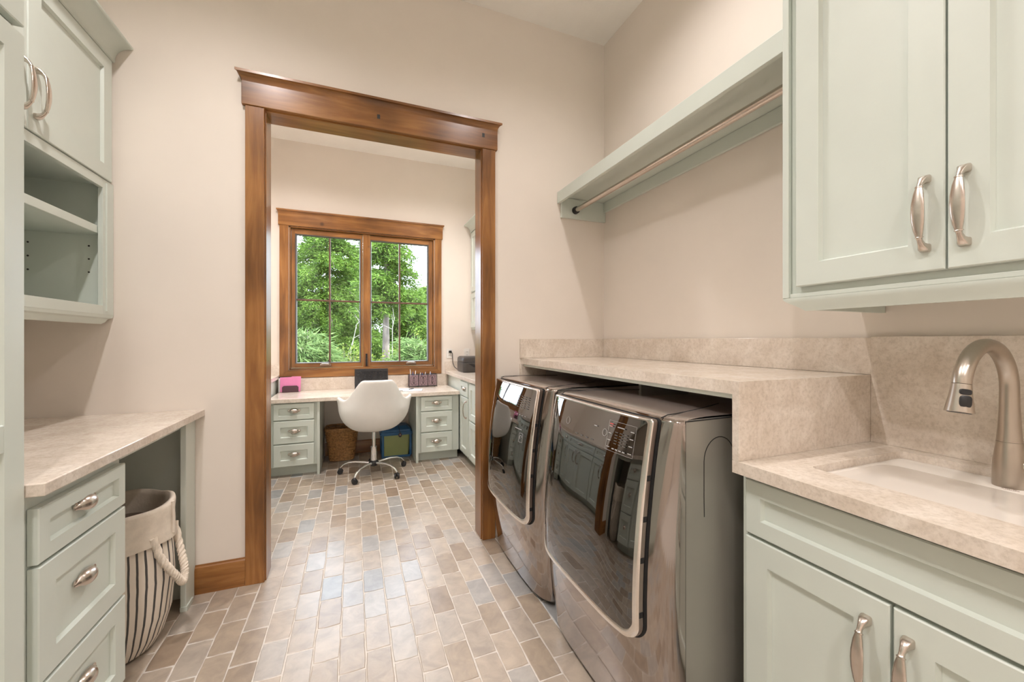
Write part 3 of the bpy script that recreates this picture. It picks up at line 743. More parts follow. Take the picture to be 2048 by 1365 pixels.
# ------------------------------------------------------------------ washer and dryer
ZP = [.02, .10, .20, .35, .50, .65, .80, .94, 1.0, 1.03]
XP = [.816, .803, .788, .773, .768, .777, .798, .823, .836, .845]
MW = .735
def machine(name, label, Y0, dryer):
    t = thing(name, label, 'dryer' if dryer else 'washer', (1.25, Y0 + MW/2, 0), 'laundry machines')
    XS = .900
    # smooth profile
    zz = np.array(ZP); xx = np.array(XP)
    co = np.polyfit(zz, xx, 5)
    def xc(z): return float(np.polyval(co, z))
    def XF(y, z, off=0):
        q = abs((y - MW/2) / (MW/2)); q = min(q, 1)
        D = XS - xc(z) + off * .9
        return XS - D * max(0, 1 - q**4) ** .4
    def P(y, z, off=0): return (XF(y, z, 0) - off, Y0 + y, z)
    # column stations, denser at the sides
    qs = [-1, -.998, -.99, -.975, -.95, -.92, -.88, -.83, -.77, -.7, -.6, -.45, -.3, -.15, 0]; qs = qs + [-a for a in qs[-2::-1]]
    ys = [MW/2 * (1 + q) for q in qs]
    zs = [.025, .04, .07, .1, .15, .2, .25, .3, .36, .42, .5, .58, .66, .74, .82, .9, .96, 1.0, 1.018]
    G = [[P(y, z) for y in ys] for z in zs]
    for k in range(1, 7):                       # rolled top edge
        q = k/6 * math.pi/2
        G.append([(XF(y, 1.018) + .022*(1-math.cos(q)), Y0 + (y - MW/2)*(1 - .006*(1-math.cos(q))) + MW/2, 1.018 + .018*math.sin(q) + .006*(1 - ((y-MW/2)/(MW/2))**2)*math.sin(q)) for y in ys])
    for X in (.93, .98, 1.1, 1.4, 1.60):
        last = G[6 + 18]
        G.append([(max(p[0] + .004, X) if X > .95 else max(p[0] + .02, X), p[1], 1.036 + .006*(1 - ((p[1]-Y0-MW/2)/(MW/2))**2) + (.004 if X > .95 else .002)) for p in last])
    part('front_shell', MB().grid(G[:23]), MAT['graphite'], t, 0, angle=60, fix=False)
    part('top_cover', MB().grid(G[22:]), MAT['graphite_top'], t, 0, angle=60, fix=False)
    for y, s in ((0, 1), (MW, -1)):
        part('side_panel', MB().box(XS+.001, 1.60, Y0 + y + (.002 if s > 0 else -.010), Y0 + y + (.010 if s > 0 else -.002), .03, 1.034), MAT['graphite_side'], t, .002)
    part('back_panel', MB().box(1.59, 1.60, Y0+.01, Y0+MW-.01, .03, 1.03), MAT['black_plastic'], t, 0)
    part('seam', MB().tube([(XS, Y0+.0015, z) for z in (.03, .5, 1.03)], .0018, 6).tube([(XS, Y0+.0015, 1.03), (1.3, Y0+.0015, 1.034)], .0018, 6), MAT['dark_gap'], t, 0)
    # arc pressed in the side
    mb = MB().tube([(1.035 + .062*math.cos(R(a)), Y0+.0018, .905 + .07*math.sin(R(a))) for a in range(15, 181, 11)] + [(.973, Y0+.0018, .80), (.974, Y0+.0018, .74)], .0014, 6)
    part('pressed_arc', mb, MAT['dark_gap'], t, 0)
    # lid seams over the top
    for ysd in (1, -1):
        pts = []
        for k in range(14):
            s = k/13; yy = .055 + .10*s**1.4
            y = yy if ysd > 0 else MW - yy
            X = XF(y, 1.018) + .003 + (.36*s)
            z = 1.0365 + .006*(1-((y-MW/2)/(MW/2))**2) + .0035
            if k == 0: z -= .0065
            pts.append((X, Y0 + y, z))
        part('lid_seam', MB().tube(pts, .0016, 6), MAT['dark_gap'], t, 0)
    # feet
    for y in (.05, MW-.05):
        for X in (.905, 1.52):
            part('foot', MB().lathe([(.019, 0), (.021, .004), (.019, .010), (.008, .012), (.007, .03)], (X, Y0+y, 0), 14), MAT['nickel'], t, 0)
    # door
    n = 16
    def outline(y0, y1, z0, z1, rb, rt, seg=8, per=14):
        pts = []
        for (cy, cz, r_, a0) in ((y1-rt, z1-rt, rt, 0), (y0+rt, z1-rt, rt, 90), (y0+rb, z0+rb, rb, 180), (y1-rb, z0+rb, rb, 270)):
            arc = [(cy + r_*math.cos(R(a0+90*k/seg)), cz + r_*math.sin(R(a0+90*k/seg))) for k in range(seg+1)]
            if pts:
                a, b = pts[-1], arc[0]
                pts += [(a[0]+(b[0]-a[0])*k/per, a[1]+(b[1]-a[1])*k/per) for k in range(1, per)]
            pts += arc
        a, b = pts[-1], pts[0]
        pts += [(a[0]+(b[0]-a[0])*k/per, a[1]+(b[1]-a[1])*k/per) for k in range(1, per)]
        return pts
    out = outline(.056, MW-.056, .372, 1.031, .050, .012)
    inn = outline(.074, MW-.074, .393, 1.022, .040, .010)
    def ring(ol, off): return [P(y, z, off) for y, z in ol]
    def mixo(a, b, f): return [(p[0]+(q[0]-p[0])*f, p[1]+(q[1]-p[1])*f) for p, q in zip(a, b)]
    d = part('door', MB().loft([ring(mixo(out, inn, .12), .006), ring(out, .010), ring(out, .024)], cap=False), MAT['door_edge'], t, 0, fix=False)
    part('door_rim', MB().loft([ring(out, .024), ring(mixo(out, inn, .1), .0275), ring(mixo(out, inn, .45), .0290), ring(mixo(out, inn, .9), .0280), ring(inn, .0265)], cap=False), MAT['rim_silver'], d, 0, fix=False)
    cen = (MW/2, .70)
    rr = []
    for f in (0, .04, .1, .18, .27, .36, .46, .56, .66, .76, .86, .94, .985):
        rr.append([P(cen[0]+(y-cen[0])*(1-f), cen[1]+(z-cen[1])*(1-f), .0265 + .006*min(1, f*3)) for y, z in inn])
    mb = MB().loft(rr, cap=False); m2 = len(inn); mb.f.append(tuple(len(mb.v)-m2+k for k in range(m2)))
    part('glass', mb, MAT['smoked_glass'], d, 0, angle=80, fix=False)
    part('shadow_gap', MB().loft([ring(mixo(out, inn, -.22), .0012), ring(mixo(out, inn, .3), .0012)], cap=False), MAT['dark_gap'], t, 0, fix=False)
    for z in (.86, .74, .62, .46):
        p = P(.056, z, .017); part('hinge_slot', MB().box(p[0]-.0065, p[0]+.0065, p[1]-.0015, p[1]+.002, z-.010, z+.006), MAT['dark_gap'], d, 0)
    # printed controls on the glass
    def on(y, z): p = P(y, z, .0336); return p
    def stroke(pts, r_, mat, nm, loop=False):
        return part(nm, MB().tube([on(*p) for p in pts], r_, 5, loop=loop), mat, d, 0)
    def dash(mb, y0, y1, z, h=.004):
        k = max(2, int(abs(y1-y0)/.012)); rows = [[on(y0+(y1-y0)*i/k, zz) for i in range(k+1)] for zz in (z, z+h)]
        mb.grid(rows)
    if dryer:
        y0, y1, z0, z1 = .105, .235, .905, 1.000
        rect = [(y0+(y1-y0)*k/8, z1) for k in range(9)] + [(y1, z1-(z1-z0)*k/6) for k in range(1, 7)] + [(y1-(y1-y0)*k/8, z0) for k in range(1, 9)] + [(y0, z0+(z1-z0)*k/6) for k in range(1, 6)]
        stroke(rect, .0004, MAT['print_white'], 'panel_outline', True)
        stroke([(.252+.0115*math.cos(R(a)), .955+.0115*math.sin(R(a))) for a in range(0, 360, 20)], .0006, MAT['print_white'], 'dial_ring', True)
        stroke([(.50+.013*math.cos(R(a)), .950+.013*math.sin(R(a))) for a in range(0, 360, 20)], .0006, MAT['print_white'], 'dial_ring', True)
        mb = MB(); md = MB()
        for zz in (.980, .958, .936, .914): dash(mb, y0+.006, y0+.022, zz, .0025); dash(mb, y1-.020, y1-.004, zz, .0025)
        for k in range(4): dash(mb, y0+.034+k*.017, y0+.046+k*.017, .912, .0035)
        for i in range(5):
            for k in range(3): dash(md, y0+.034+k*.022, y0+.048+k*.022, .93+i*.009, .0022)
        dash(mb, .155, .19, .983, .003); dash(mb, .300, .318, .965, .003)
        for k in range(4): dash(md, .31+k*.035, .328+k*.035, .915, .003)
        part('button_print', mb, MAT['print_white'], d, 0)['kind'] = 'stuff'; part('cycle_print', md, MAT['print_dim'], d, 0)['kind'] = 'stuff'
        mr = MB(); dash(mr, y1-.022, y1-.004, .988, .003); dash(mr, y1-.020, y1-.006, .981, .0022); part('red_print', mr, MAT['print_red'], d, 0)['kind'] = 'stuff'
    else:
        y0, y1, z0, z1 = .105, .265, .905, .995
        md = MB(); mb = MB()
        for i in range(6):
            for k in range(4): dash(md, y0+.012+k*.034, y0+.034+k*.034, .925+i*.011, .003)
        for k in range(5): dash(mb, .12+k*.03, .135+k*.03, .888, .0025)
        dash(mb, .14, .215, .820, .0035)
        part('cycle_print', md, MAT['print_dim'], d, 0)['kind'] = 'stuff'; part('button_print', mb, MAT['print_white'], d, 0)['kind'] = 'stuff'
        stroke([(.295+.014*math.cos(R(a)), .945+.014*math.sin(R(a))) for a in range(0, 360, 20)], .0006, MAT['print_white'], 'dial_ring', True)
        sq = [(.125, .762), (.125, .805), (.158, .805), (.158, .762)]
        stroke([(sq[k][0]+(sq[(k+1)%4][0]-sq[k][0])*f, sq[k][1]+(sq[(k+1)%4][1]-sq[k][1])*f) for k in range(4) for f in (0, .5)], .0010, MAT['print_white'], 'badge_outline', True)
        stroke([(.1415+.008*math.cos(R(a)), .786+.010*math.sin(R(a))) for a in range(-60, 200, 20)], .0013, MAT['print_white'], 'badge_mark')
    return t
machine('dryer', 'near graphite steel front-load machine with boxed controls, beside the sink cabinet', .900, True)
machine('washer', 'far graphite steel front-load machine with square badge, beside the doorway', 1.690, False)

# ------------------------------------------------------------------ FAR ROOM
frD = FR((0, 4.200, 0), (1, 0, 0), (0, -1, 0))    # a = X, fronts face -Y
def desk_unit(label, x0, x1, d0, d1, panel):
    t = thing('desk_drawer_unit', label, 'drawer unit', ((x0+x1)/2, 4.5, 0), 'desk drawer units')
    part('carcass', MB().box(x0, x1, 4.202, YF-.002, .095, .689), MAT['sage'], t, .001)
    part('toe_kick', MB().box(x0, x1, 4.27, 4.29, 0, .0948), MAT['sage'], t, 0)
    part('leg_panel', MB().box(panel[0], panel[1], 4.181, YF-.02, 0, .689), MAT['sage'], t, .001)
    for z0, z1 in ((.531, .678), (.314, .520), (.103, .302)):
        d = shaker('drawer', t, frD, d0, d1, z0, z1, 0, .02, .055 if z1-z0 > .17 else .040)
        cup(d, frD, (d0+d1)/2, (z0+z1)/2 + .006, .0115)
desk_unit('sage green three-drawer unit under the desk, left of the white chair', -.735, -.331, -.690, -.356, (-.330, -.307))
desk_unit('sage green three-drawer unit under the desk, right of the white chair', .612, 1.040, .637, .964, (.587, .611))
solo('desk_worktop', 'pale stone desk worktop below the window', 'desk', MB().box(-.733, 1.041, 4.160, YF-.002, .690, .727), MAT['limestone'], .003)
solo('backsplash', 'low pale stone backsplash between desk and window', 'backsplash', MB().box(-.733, 1.041, YF-.021, YF-.001, .7275, .860), MAT['limestone'], .001)
# right run
frQ = FR((1.061, 0, 0), (0, 1, 0), (-1, 0, 0))
t = thing('base_cabinet', 'sage green base cabinet of the far room, right of the desk', 'cabinet', (1.37, 4.2, 0))
part('carcass', MB().box(1.063, XR-.002, 3.82, YF-.002, .095, .862), MAT['sage'], t, .001)
part('toe_kick', MB().box(1.13, XR-.002, 3.82, YF-.002, 0, .0948), MAT['sage'], t, 0)
d = shaker('drawer', t, frQ, 3.85, 4.158, .695, .840, 0, .02, .05); cup(d, frQ, 4.0, .77, .0115)
d = shaker('door', t, frQ, 3.85, 4.158, .105, .685, 0, .02, .06); arch(d, frQ, 3.885, .57, .02)
t = thing('base_cabinet', 'sage green drawer cabinet of the far room, half hidden by the doorway', 'cabinet', (1.37, 3.3, 0))
part('carcass', MB().box(1.063, XR-.002, 2.62, 3.818, .095, .862), MAT['sage'], t, .001)
part('toe_kick', MB().box(1.13, XR-.002, 2.62, 3.818, 0, .0948), MAT['sage'], t, 0)
for y0, y1 in ((3.24, 3.795), (2.65, 3.22)):
    for z0, z1 in ((.49, .845), (.105, .475)):
        d = shaker('drawer', t, frQ, y0, y1, z0, z1, 0, .02, .06); cup(d, frQ, (y0+y1)/2, (z0+z1)/2+.01, .0115)
solo('side_worktop', 'pale stone worktop in the far room under the black printer', 'countertop', MB().box(1.020, XR-.001, 2.60, YF-.002, .8625, .900), MAT['limestone'], .003)
solo('backsplash', 'low pale stone backsplash behind the black printer', 'backsplash', MB().box(1.020, XR-.001, YF-.021, YF-.001, .9005, 1.010), MAT['limestone'], .001)
frU = FR((1.358, 0, 0), (0, 1, 0), (-1, 0, 0))
t = thing('wall_cabinet', 'sage green wall cabinet with crown in the far room above the printer', 'cabinet', (1.5, 4.0, 1.39))
part('carcass', MB().box(1.36, XR-.002, 3.0, YF-.002, 1.395, 2.62), MAT['sage'], t, .001)
for y0, y1, hy in ((4.36, 4.79, 4.40), (3.92, 4.35, 4.31), (3.48, 3.91, 3.52), (3.04, 3.47, 3.43)):
    shaker('door', t, frU, y0, y1, 1.86, 2.59, 0, .02, .06)
    shaker('door', t, frU, y0, y1, 1.42, 1.84, 0, .02, .06)
pr = [(1.37, 2.60), (1.338, 2.600), (1.336, 2.612)] + [(1.336 - .075*(1-math.cos(q)), 2.615 + .062*math.sin(q)) for q in [k/7*math.pi/2 for k in range(0, 8)]] + [(1.258, 2.678), (1.258, 2.690), (1.37, 2.690)]
part('crown', MB().prism(pr, 2.99, YF-.003, 'y'), MAT['sage'], t, 0, angle=28)
# left run of the far room (seen in the machine doors)
frP = FR((-.757, 0, 0), (0, 1, 0), (1, 0, 0))
t = thing('base_cabinet', 'sage green cabinet run of the far room mirrored in the machine doors', 'cabinet', (-1.05, 3.7, 0))
part('carcass', MB().box(XL+.002, -.759, 2.62, YF-.002, .095, .862), MAT['sage'], t, .001)
part('toe_kick', MB().box(XL+.002, -.83, 2.62, YF-.002, 0, .0948), MAT['sage'], t, 0)
for y0, y1 in ((3.86, 4.15), (3.24, 3.85), (2.65, 3.23)):
    d = shaker('drawer', t, frP, y0, y1, .695, .845, 0, .02, .045); cup(d, frP, (y0+y1)/2, .775, .0115)
    if y1-y0 > .4:
        m_ = (y0+y1)/2
        for a, b, h in ((y0, m_-.002, m_-.04), (m_+.002, y1, m_+.04)):
            d = shaker('door', t, frP, a, b, .105, .685, 0, .02, .06); arch(d, frP, h, .57, .02)
    else:
        d = shaker('door', t, frP, y0, y1, .105, .685, 0, .02, .06); arch(d, frP, y0+.035, .57, .02)
solo('side_worktop', 'pale stone worktop of the far room mirrored in the machine doors', 'countertop', MB().box(XL+.001, -.735, 2.60, YF-.002, .8625, .900), MAT['limestone'], .003)
solo('backsplash', 'narrow pale stone strip left of the window behind the folder rack', 'backsplash', MB().box(XL+.001, -.7355, YF-.021, YF-.001, .9005, 1.01), MAT['limestone'], .001)

# chair
def chair():
    t = thing('office_chair', 'white bucket office chair on a five-star chrome base at the desk', 'chair', (.17, 4.03, 0))
    cx, cy = .17, 4.03
    n, m = 49, 14
    def sm(a, b, x): u = min(1, max(0, (x-a)/(b-a))); return u*u*(3-2*u)
    def rim(f): return .905 - .178*sm(30, 62, abs(f)) - .072*sm(78, 114, abs(f)) + .016*math.exp(-((abs(f)-84)/13)**2) - .012*math.exp(-((abs(f)-60)/9)**2)
    def pt(f, v, d=0):
        q = R(f); H_ = rim(f); z0 = .400
        z = z0 + (H_ - z0) * v**1.12
        hh = (z - z0) / .505
        prof = min(1, math.sqrt(max(0, 1 - (1 - min(1, hh*2.1))**2)))       # rounded bowl then near-vertical
        rx = .06 + .255*prof + .006*hh; ry = .06 + .200*prof + .075*hh
        tap = 1 - (.14*sm(.46, .68, hh) + .13*sm(.7, 1.02, hh)) * (1 - sm(46, 78, abs(f)))
        flare = .020*sm(50, 76, abs(f))*v**5
        x = (rx - d)*math.copysign(abs(math.sin(q))**.85, math.sin(q))*tap + math.copysign(flare, math.sin(q)); y = -(ry - d)*math.copysign(abs(math.cos(q))**.8, math.cos(q))
        return (cx + x + .02*hh, cy + .015 + y, z)
    G = []
    fs = [-165 + 330*i/(n-1) for i in range(n)]
    for j in range(m + 1): G.append([pt(f, j/m) for f in fs])
    th_ = .030
    top = [[Vector(pt(f, 1, th_*.5)) + Vector((0, 0, .010)) for f in fs], [Vector(pt(f, 1, th_)) + Vector((0, 0, .002)) for f in fs]]
    inn = [[pt(f, j/m, th_) for f in fs] for j in range(m, 3, -1)]
    me = MB().grid(G + top + inn)
    # close bowl bottom
    b = len(me.v); me.v.append((cx, cy, .398)); me.f += [(i+1, i, b) for i in range(n-1)] + [(0, n-1, b)]
    # close the front lips
    rows = len(G) + 2 + len(inn)
    for e in (0, n-1):
        idx = [r_*n + e for r_ in range(rows)]; me.f.append(tuple(idx))
    o = part('shell', me, MAT['chair_vinyl'], t, 0, angle=75)
    sb = o.modifiers.new('soft', 'SUBSURF'); sb.levels = 1; sb.render_levels = 1
    # seat cushion
    rings = [[(cx + r_*math.cos(2*math.pi*k/32)*1.0, cy + .03 + r_*.92*math.sin(2*math.pi*k/32), z) for k in range(32)] for r_, z in ((.20, .455), (.25, .475), (.262, .505), (.25, .530), (.20, .542), (.1, .546))]
    part('seat', MB().loft(rings), MAT['chair_vinyl'], t, 0, angle=70)
    part('gas_lift', MB().lathe([(.016, .24), (.016, .392)], (cx, cy, 0), 20), MAT['chrome'], t, 0)
    part('lift_sleeve', MB().lathe([(.027, .115), (.029, .12), (.027, .245), (.029, .247), (.029, .255), (.017, .257)], (cx, cy, 0), 24), MAT['chrome'], t, 0, angle=30)
    part('hub', MB().lathe([(.02, .07), (.03, .072), (.045, .085), (.047, .105), (.035, .122), (.028, .126)], (cx, cy, 0), 24), MAT['black_plastic'], t, 0, angle=35)
    for k in range(5):
        a = R(20.3 + 72*k); u = Vector((math.cos(a), math.sin(a), 0)); s = Vector((-math.sin(a), math.cos(a), 0)); c = Vector((cx, cy, 0))
        rings = []
        for d_, z, w_, h_ in ((.035, .100, .016, .013), (.10, .108, .015, .012), (.17, .112, .013, .011), (.23, .108, .012, .010), (.275, .092, .0115, .009), (.300, .068, .010, .008), (.308, .052, .008, .007)):
            tilt = sm(.2, .3, d_)
            up = Vector((0, 0, 1))*(1-tilt) + u*tilt
            rings.append([c + u*d_ + Vector((0, 0, z)) + s*(w_*math.cos(q)) + up*(h_*math.sin(q)) for q in [2*math.pi*i/12 for i in range(12)]])
        leg = part('leg', MB().loft(rings), MAT['chrome'], t, 0, angle=50)
        p = c + u*.308; ca = a + random.uniform(-.6, .6) + 1.2; au = Vector((math.cos(ca), math.sin(ca), 0))
        mb = MB()
        for sg in (-1, 1):
            q0 = p + au*(sg*.006); q1 = p + au*(sg*.022)
            mb.tube([q0 + Vector((0, 0, .0255)), p + au*(sg*.008) + Vector((0, 0, .0255)), p + au*(sg*.020) + Vector((0, 0, .0255)), q1 + Vector((0, 0, .0255))], [.022, .0252, .0252, .021], 18)
        mb.tube([p + Vector((0, 0, .02)), p + Vector((0, 0, .056))], .010, 10)
        mb.tube([p + Vector((0, 0, .035)) - au*.018, p + Vector((0, 0, .050)), p + Vector((0, 0, .035)) + au*.018], .012, 8)
        part('caster', mb, MAT['black_plastic'], leg, 0, angle=40)
chair()

# wicker basket
def basket():
    t = thing('wicker_basket', 'brown wicker waste basket under the desk, left of the chair', 'basket', (-.14, 4.66, 0))
    cx, cy = -.126, 4.655
    def loop(h, half, n=64, wave=0, ph=0):
        p = []
        for k in range(n):
            q = 2*math.pi*k/n; c, s = math.cos(q), math.sin(q)
            e = 5.0; r_ = half / (abs(c)**e + abs(s)**e)**(1/e) + wave*math.cos(16*q + ph)
            p.append((cx + r_*c*1.08, cy + r_*s*.98, h))
        return p
    mb = MB(); rows = 19
    for i in range(rows):
        h = .012 + i*.0165; f = i/(rows-1)
        mb.tube(loop(h, .108 + .036*f, 64, .0028, math.pi*(i % 2)), .0088, 5, loop=True)
    part('weave', mb, MAT['wicker'], t, 0, angle=60)
    mb = MB()
    for k in range(16):
        q = 2*math.pi*k/16; c, s = math.cos(q), math.sin(q); e = 5.0; g = (abs(c)**e + abs(s)**e)**(1/e)
        mb.tube([(cx + (.106/g)*c*1.08, cy + (.106/g)*s*.98, .004), (cx + (.143/g)*c*1.08, cy + (.143/g)*s*.98, .335)], .0045, 5)
    part('stakes', mb, MAT['wicker'], t, 0)
    mb = MB()
    for j, (dh, hh) in enumerate(((0, .149), (.009, .146))):
        mb.tube(loop(.330 + dh, hh, 96, .003, j*math.pi), .009, 6, loop=True)
    part('rim', mb, MAT['wicker'], t, 0, angle=60)
    part('bottom', MB().prism([(p[0], p[1]) for p in loop(0, .105, 32)], .004, .010), MAT['wicker'], t, 0)
basket()

# storage bin
def bin_():
    t = thing('storage_bin', 'blue-lidded green plastic storage bin under the desk, right of the chair', 'storage bin', (.41, 4.6, 0))
    def rr(x0, x1, y0, y1, r_, z): return rrect(x0, x1, y0, y1, r_, z, 4)
    part('tub', MB().loft([rr(.288, .548, 4.480, 4.720, .02, .002), rr(.270, .565, 4.462, 4.736, .02, .265)]), MAT['green_plastic'], t, .002)
    mb = MB()
    for (x, y) in ((.262, 4.452), (.549, 4.452), (.549, 4.722), (.262, 4.722)):
        mb.box(x+.006, x+.030, y+.003, y+.024, .02, .268)
    mb.box(.268, .568, 4.463, 4.738, .0, .022)
    part('corner_frame', mb, MAT['blue_plastic'], t, .004)
    part('lid', MB().loft([rr(.252, .584, 4.444, 4.754, .02, .245), rr(.250, .586, 4.442, 4.756, .02, .278), rr(.262, .574, 4.454, 4.744, .02, .282), rr(.262, .574, 4.454, 4.744, .02, .300), rr(.30, .536, 4.52, 4.70, .02, .330)]), MAT['blue_plastic'], t, .003)
    part('lid_band', MB().box(.25, .586, 4.4405, 4.4435, .252, .262), MAT['blue_plastic'], t, .001)
bin_()
t = thing('key_tag', 'small dark tag on a cord hanging over the blue bin lid', 'tag', (.455, 4.44, .25))
part('cord', MB().tube([(.445, 4.50, .330), (.448, 4.455, .311), (.452, 4.436, .285), (.455, 4.436, .270)], .003, 6), MAT['cable_black'], t, 0)
part('tag', MB().loft([[(.455 + .019*math.cos(q), yy, .247 + .024*math.sin(q)) for q in [2*math.pi*k/18 for k in range(18)]] for yy in (4.438, 4.432)]), MAT['black_plastic'], t, .001)
part('charm', MB().loft([[(.455 + .009*math.cos(q), yy, .250 + .010*math.sin(q)) for q in [2*math.pi*k/12 for k in range(12)]] for yy in (4.4318, 4.4295)]), MAT['mauve_panel'], t, 0)

# desk items
t = thing('laptop', 'open dark laptop on the desk behind the chair', 'laptop', (.17, 4.5, .727))
part('keyboard_base', MB().box(0, .345, 4.36, 4.595, .7275, .742), MAT['black_plastic'], t, .003)
part('screen_lid', MB().prism([(4.592, .742), (4.600, .742), (4.655, .952), (4.647, .954)], 0, .345, 'x'), MAT['black_plastic'], t, .002)
part('display', MB().prism([(4.5935, .752), (4.5945, .752), (4.6455, .944), (4.6445, .944)], .010, .335, 'x'), MAT['screen'], t, 0)
t = thing('folder_rack', 'dark metal letter rack at the left end of the desk', 'letter rack', (-.63, 4.73, .727))
for y in (4.690, 4.765):
    part('divider', MB().loft([rr_ for rr_ in [[(-.695 + (a), yy, b) for a, b in ((0, .7285), (.150, .7285), (.150, .780), (.135, .795), (.015, .795), (0, .780))] for yy in (y, y+.003)]]), MAT['plum_metal'], t, 0)
part('base', MB().box(-.695, -.545, 4.690, 4.770, .7275, .7295), MAT['plum_metal'], t, 0)
solo('folder', 'bright pink cardboard folder standing in the letter rack', 'folder', MB().prism([(-.715, .731), (-.528, .731), (-.522, .888), (-.605, .890), (-.612, .884), (-.715, .882)], 4.700, 4.708, 'y'), MAT['pink_card'], .001)
solo('book', 'thin white booklet behind the pink folder', 'book', MB().box(-.7325, -.600, 4.722, 4.738, .730, .872), MAT['paper'], .001)
solo('book', 'dark binder behind the pink folder at the wall', 'book', MB().box(-.7325, -.62, 4.741, 4.760, .730, .885), MAT['black_plastic'], .001)
# desk organiser
t = thing('desk_organizer', 'three-compartment wire organizer with looping pattern on the desk', 'organizer', (.73, 4.70, .727))
ox0, ox1, oy0, oy1, oz0, oz1 = .578, .892, 4.655, 4.745, .742, .872
mb = MB()
for x in np.linspace(ox0, ox1, 4):
    mb.tube([(x, oy0, .728), (x, oy0, oz1)], .004, 6).tube([(x, oy1, .728), (x, oy1, oz1)], .004, 6).tube([(x, oy0, oz1), (x, oy1, oz1)], .0035, 6)
for z in (oz0, oz1): mb.tube([(ox0, oy0, z), (ox1, oy0, z)], .0035, 6).tube([(ox0, oy1, z), (ox1, oy1, z)], .0035, 6)
part('frame', mb, MAT['black_plastic'], t, 0)
mb = MB().box(ox0+.004, ox1-.004, oy0+.006, oy0+.009, oz0, oz1-.008).box(ox0+.004, ox1-.004, oy1-.009, oy1-.006, oz0, oz1-.004).box(ox0, ox1, oy0+.006, oy1-.006, oz0-.003, oz0)
part('mesh_panel', mb, MAT['mauve_panel'], t, 0)
for k in range(3):
    c = ox0 + (ox1-ox0)*(k+.5)/3; mb = MB()
    for dx, a, b in ((-.017, .018, .05), (.017, .018, .05), (0, .016, .032)):
        mb.tube([(c+dx+a*math.cos(q), oy0+.003, .805+b*math.sin(q)) for q in [2*math.pi*i/22 for i in range(22)]], .0017, 5, loop=True)
    part('loop_pattern', mb, MAT['black_plastic'], t, 0)
pens = [(.605, 4.69, .935, 'paper'), (.628, 4.71, .905, 'pen_blue'), (.642, 4.685, .918, 'paper'), (.70, 4.70, .895, 'paper'), (.722, 4.68, .890, 'pen_blue'), (.755, 4.71, .897, 'paper'), (.81, 4.69, .902, 'paper'), (.835, 4.70, .888, 'pen_blue')]
PEN_LABELS = ['tall white pen at the left end of the desk organizer', 'blue pen in the left compartment of the desk organizer', 'second white pen in the left compartment of the desk organizer', 'white pen left of the blue one in the middle organizer compartment', 'blue pen in the middle compartment of the desk organizer', 'white pen right of the blue one in the middle organizer compartment', 'white pen in the right compartment of the desk organizer', 'blue pen in the right compartment of the desk organizer']
for (x, y, z, c), pen_label in zip(pens, PEN_LABELS):
    lean = random.uniform(-.015, .015)
    solo('pen', pen_label, 'pen', MB().tube([(x, y, .745), (x+lean*.8, y, z-.02), (x+lean, y, z)], [.0045, .0045, .0025], 8), MAT[c], 0, group='pens in the desk organizer')
t = thing('notepad', 'white notepad lying on the desk right of the chair', 'notepad', (.6, 4.4, .727))
part('pages', MB().prism([(.47, 4.33), (.66, 4.29), (.70, 4.46), (.51, 4.50)], .7275, .7325), MAT['paper'], t, .001)
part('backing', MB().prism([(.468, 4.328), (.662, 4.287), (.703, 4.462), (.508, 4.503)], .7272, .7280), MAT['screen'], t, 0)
solo('paper_sheet', 'white paper sheet on the desk tucked behind the chair back', 'paper', MB().prism([(.42, 4.40), (.56, 4.36), (.60, 4.52), (.46, 4.56)], .7328, .7340), MAT['paper'], 0)
solo('pen', 'dark pen lying across the notepad', 'pen', MB().tube([(.545, 4.41, .7395), (.60, 4.47, .7395)], [.0045, .0045], 8), MAT['black_plastic'], 0)

# printer
def printer():
    t = thing('printer', 'compact black inkjet printer on the far side worktop', 'printer', (1.32, 4.52, .90))
    x0, x1, y0, y1 = 1.135, 1.53, 4.37, 4.69
    part('body', MB().loft([rrect(x0+.01, x1-.01, y0+.012, y1-.01, .03, .9005, 5), rrect(x0, x1, y0, y1, .04, .915, 5), rrect(x0, x1, y0, y1, .04, 1.012, 5), rrect(x0+.004, x1-.004, y0+.004, y1-.004, .04, 1.016, 5)]), MAT['printer_plastic'], t, 0, angle=40)
    part('lid', MB().loft([rrect(x0+.002, x1-.002, y0+.002, y1-.002, .04, 1.020, 5), rrect(x0, x1, y0, y1, .04, 1.026, 5), rrect(x0+.004, x1-.004, y0+.006, y1, .04, 1.062, 5), rrect(x0+.02, x1-.02, y0+.03, y1-.01, .04, 1.078, 5)]), MAT['printer_plastic'], t, 0, angle=40)
    part('tray_slot', MB().prism([(x0+.06, 1.0), (x0+.12, .962), (x0+.19, .948), (x1-.06, .948), (x1-.06, .985), (x0+.15, .985), (x0+.10, 1.0)], y0-.001, y0+.02, 'y'), MAT['dark_gap'], t, 0)
printer()
def outlet(label, x, z, plug):
    t = thing('wall_outlet', label, 'outlet', (x, YF, z), 'wall outlets')
    part('plate', MB().box(x-.036, x+.036, YF-.006, YF-.0005, z-.058, z+.058), MAT['white_plastic'], t, .002)
    for dz in (-.02, .02):
        s = part('socket', MB().loft([[(x + .016*math.cos(q), yy, z + dz + .014*math.sin(q)) for q in [2*math.pi*k/16 for k in range(16)]] for yy in (YF-.0058, YF-.0085)]), MAT['white_plastic'], t, 0)
        part('slot', MB().box(x-.008, x-.005, YF-.0092, YF-.008, z+dz-.005, z+dz+.005).box(x+.005, x+.008, YF-.0092, YF-.008, z+dz-.005, z+dz+.005), MAT['dark_gap'], s, 0)
outlet('white wall outlet with a black plug, between window and printer', 1.075, 1.105, True)
outlet('white wall outlet just above the black printer', 1.295, 1.105, False)
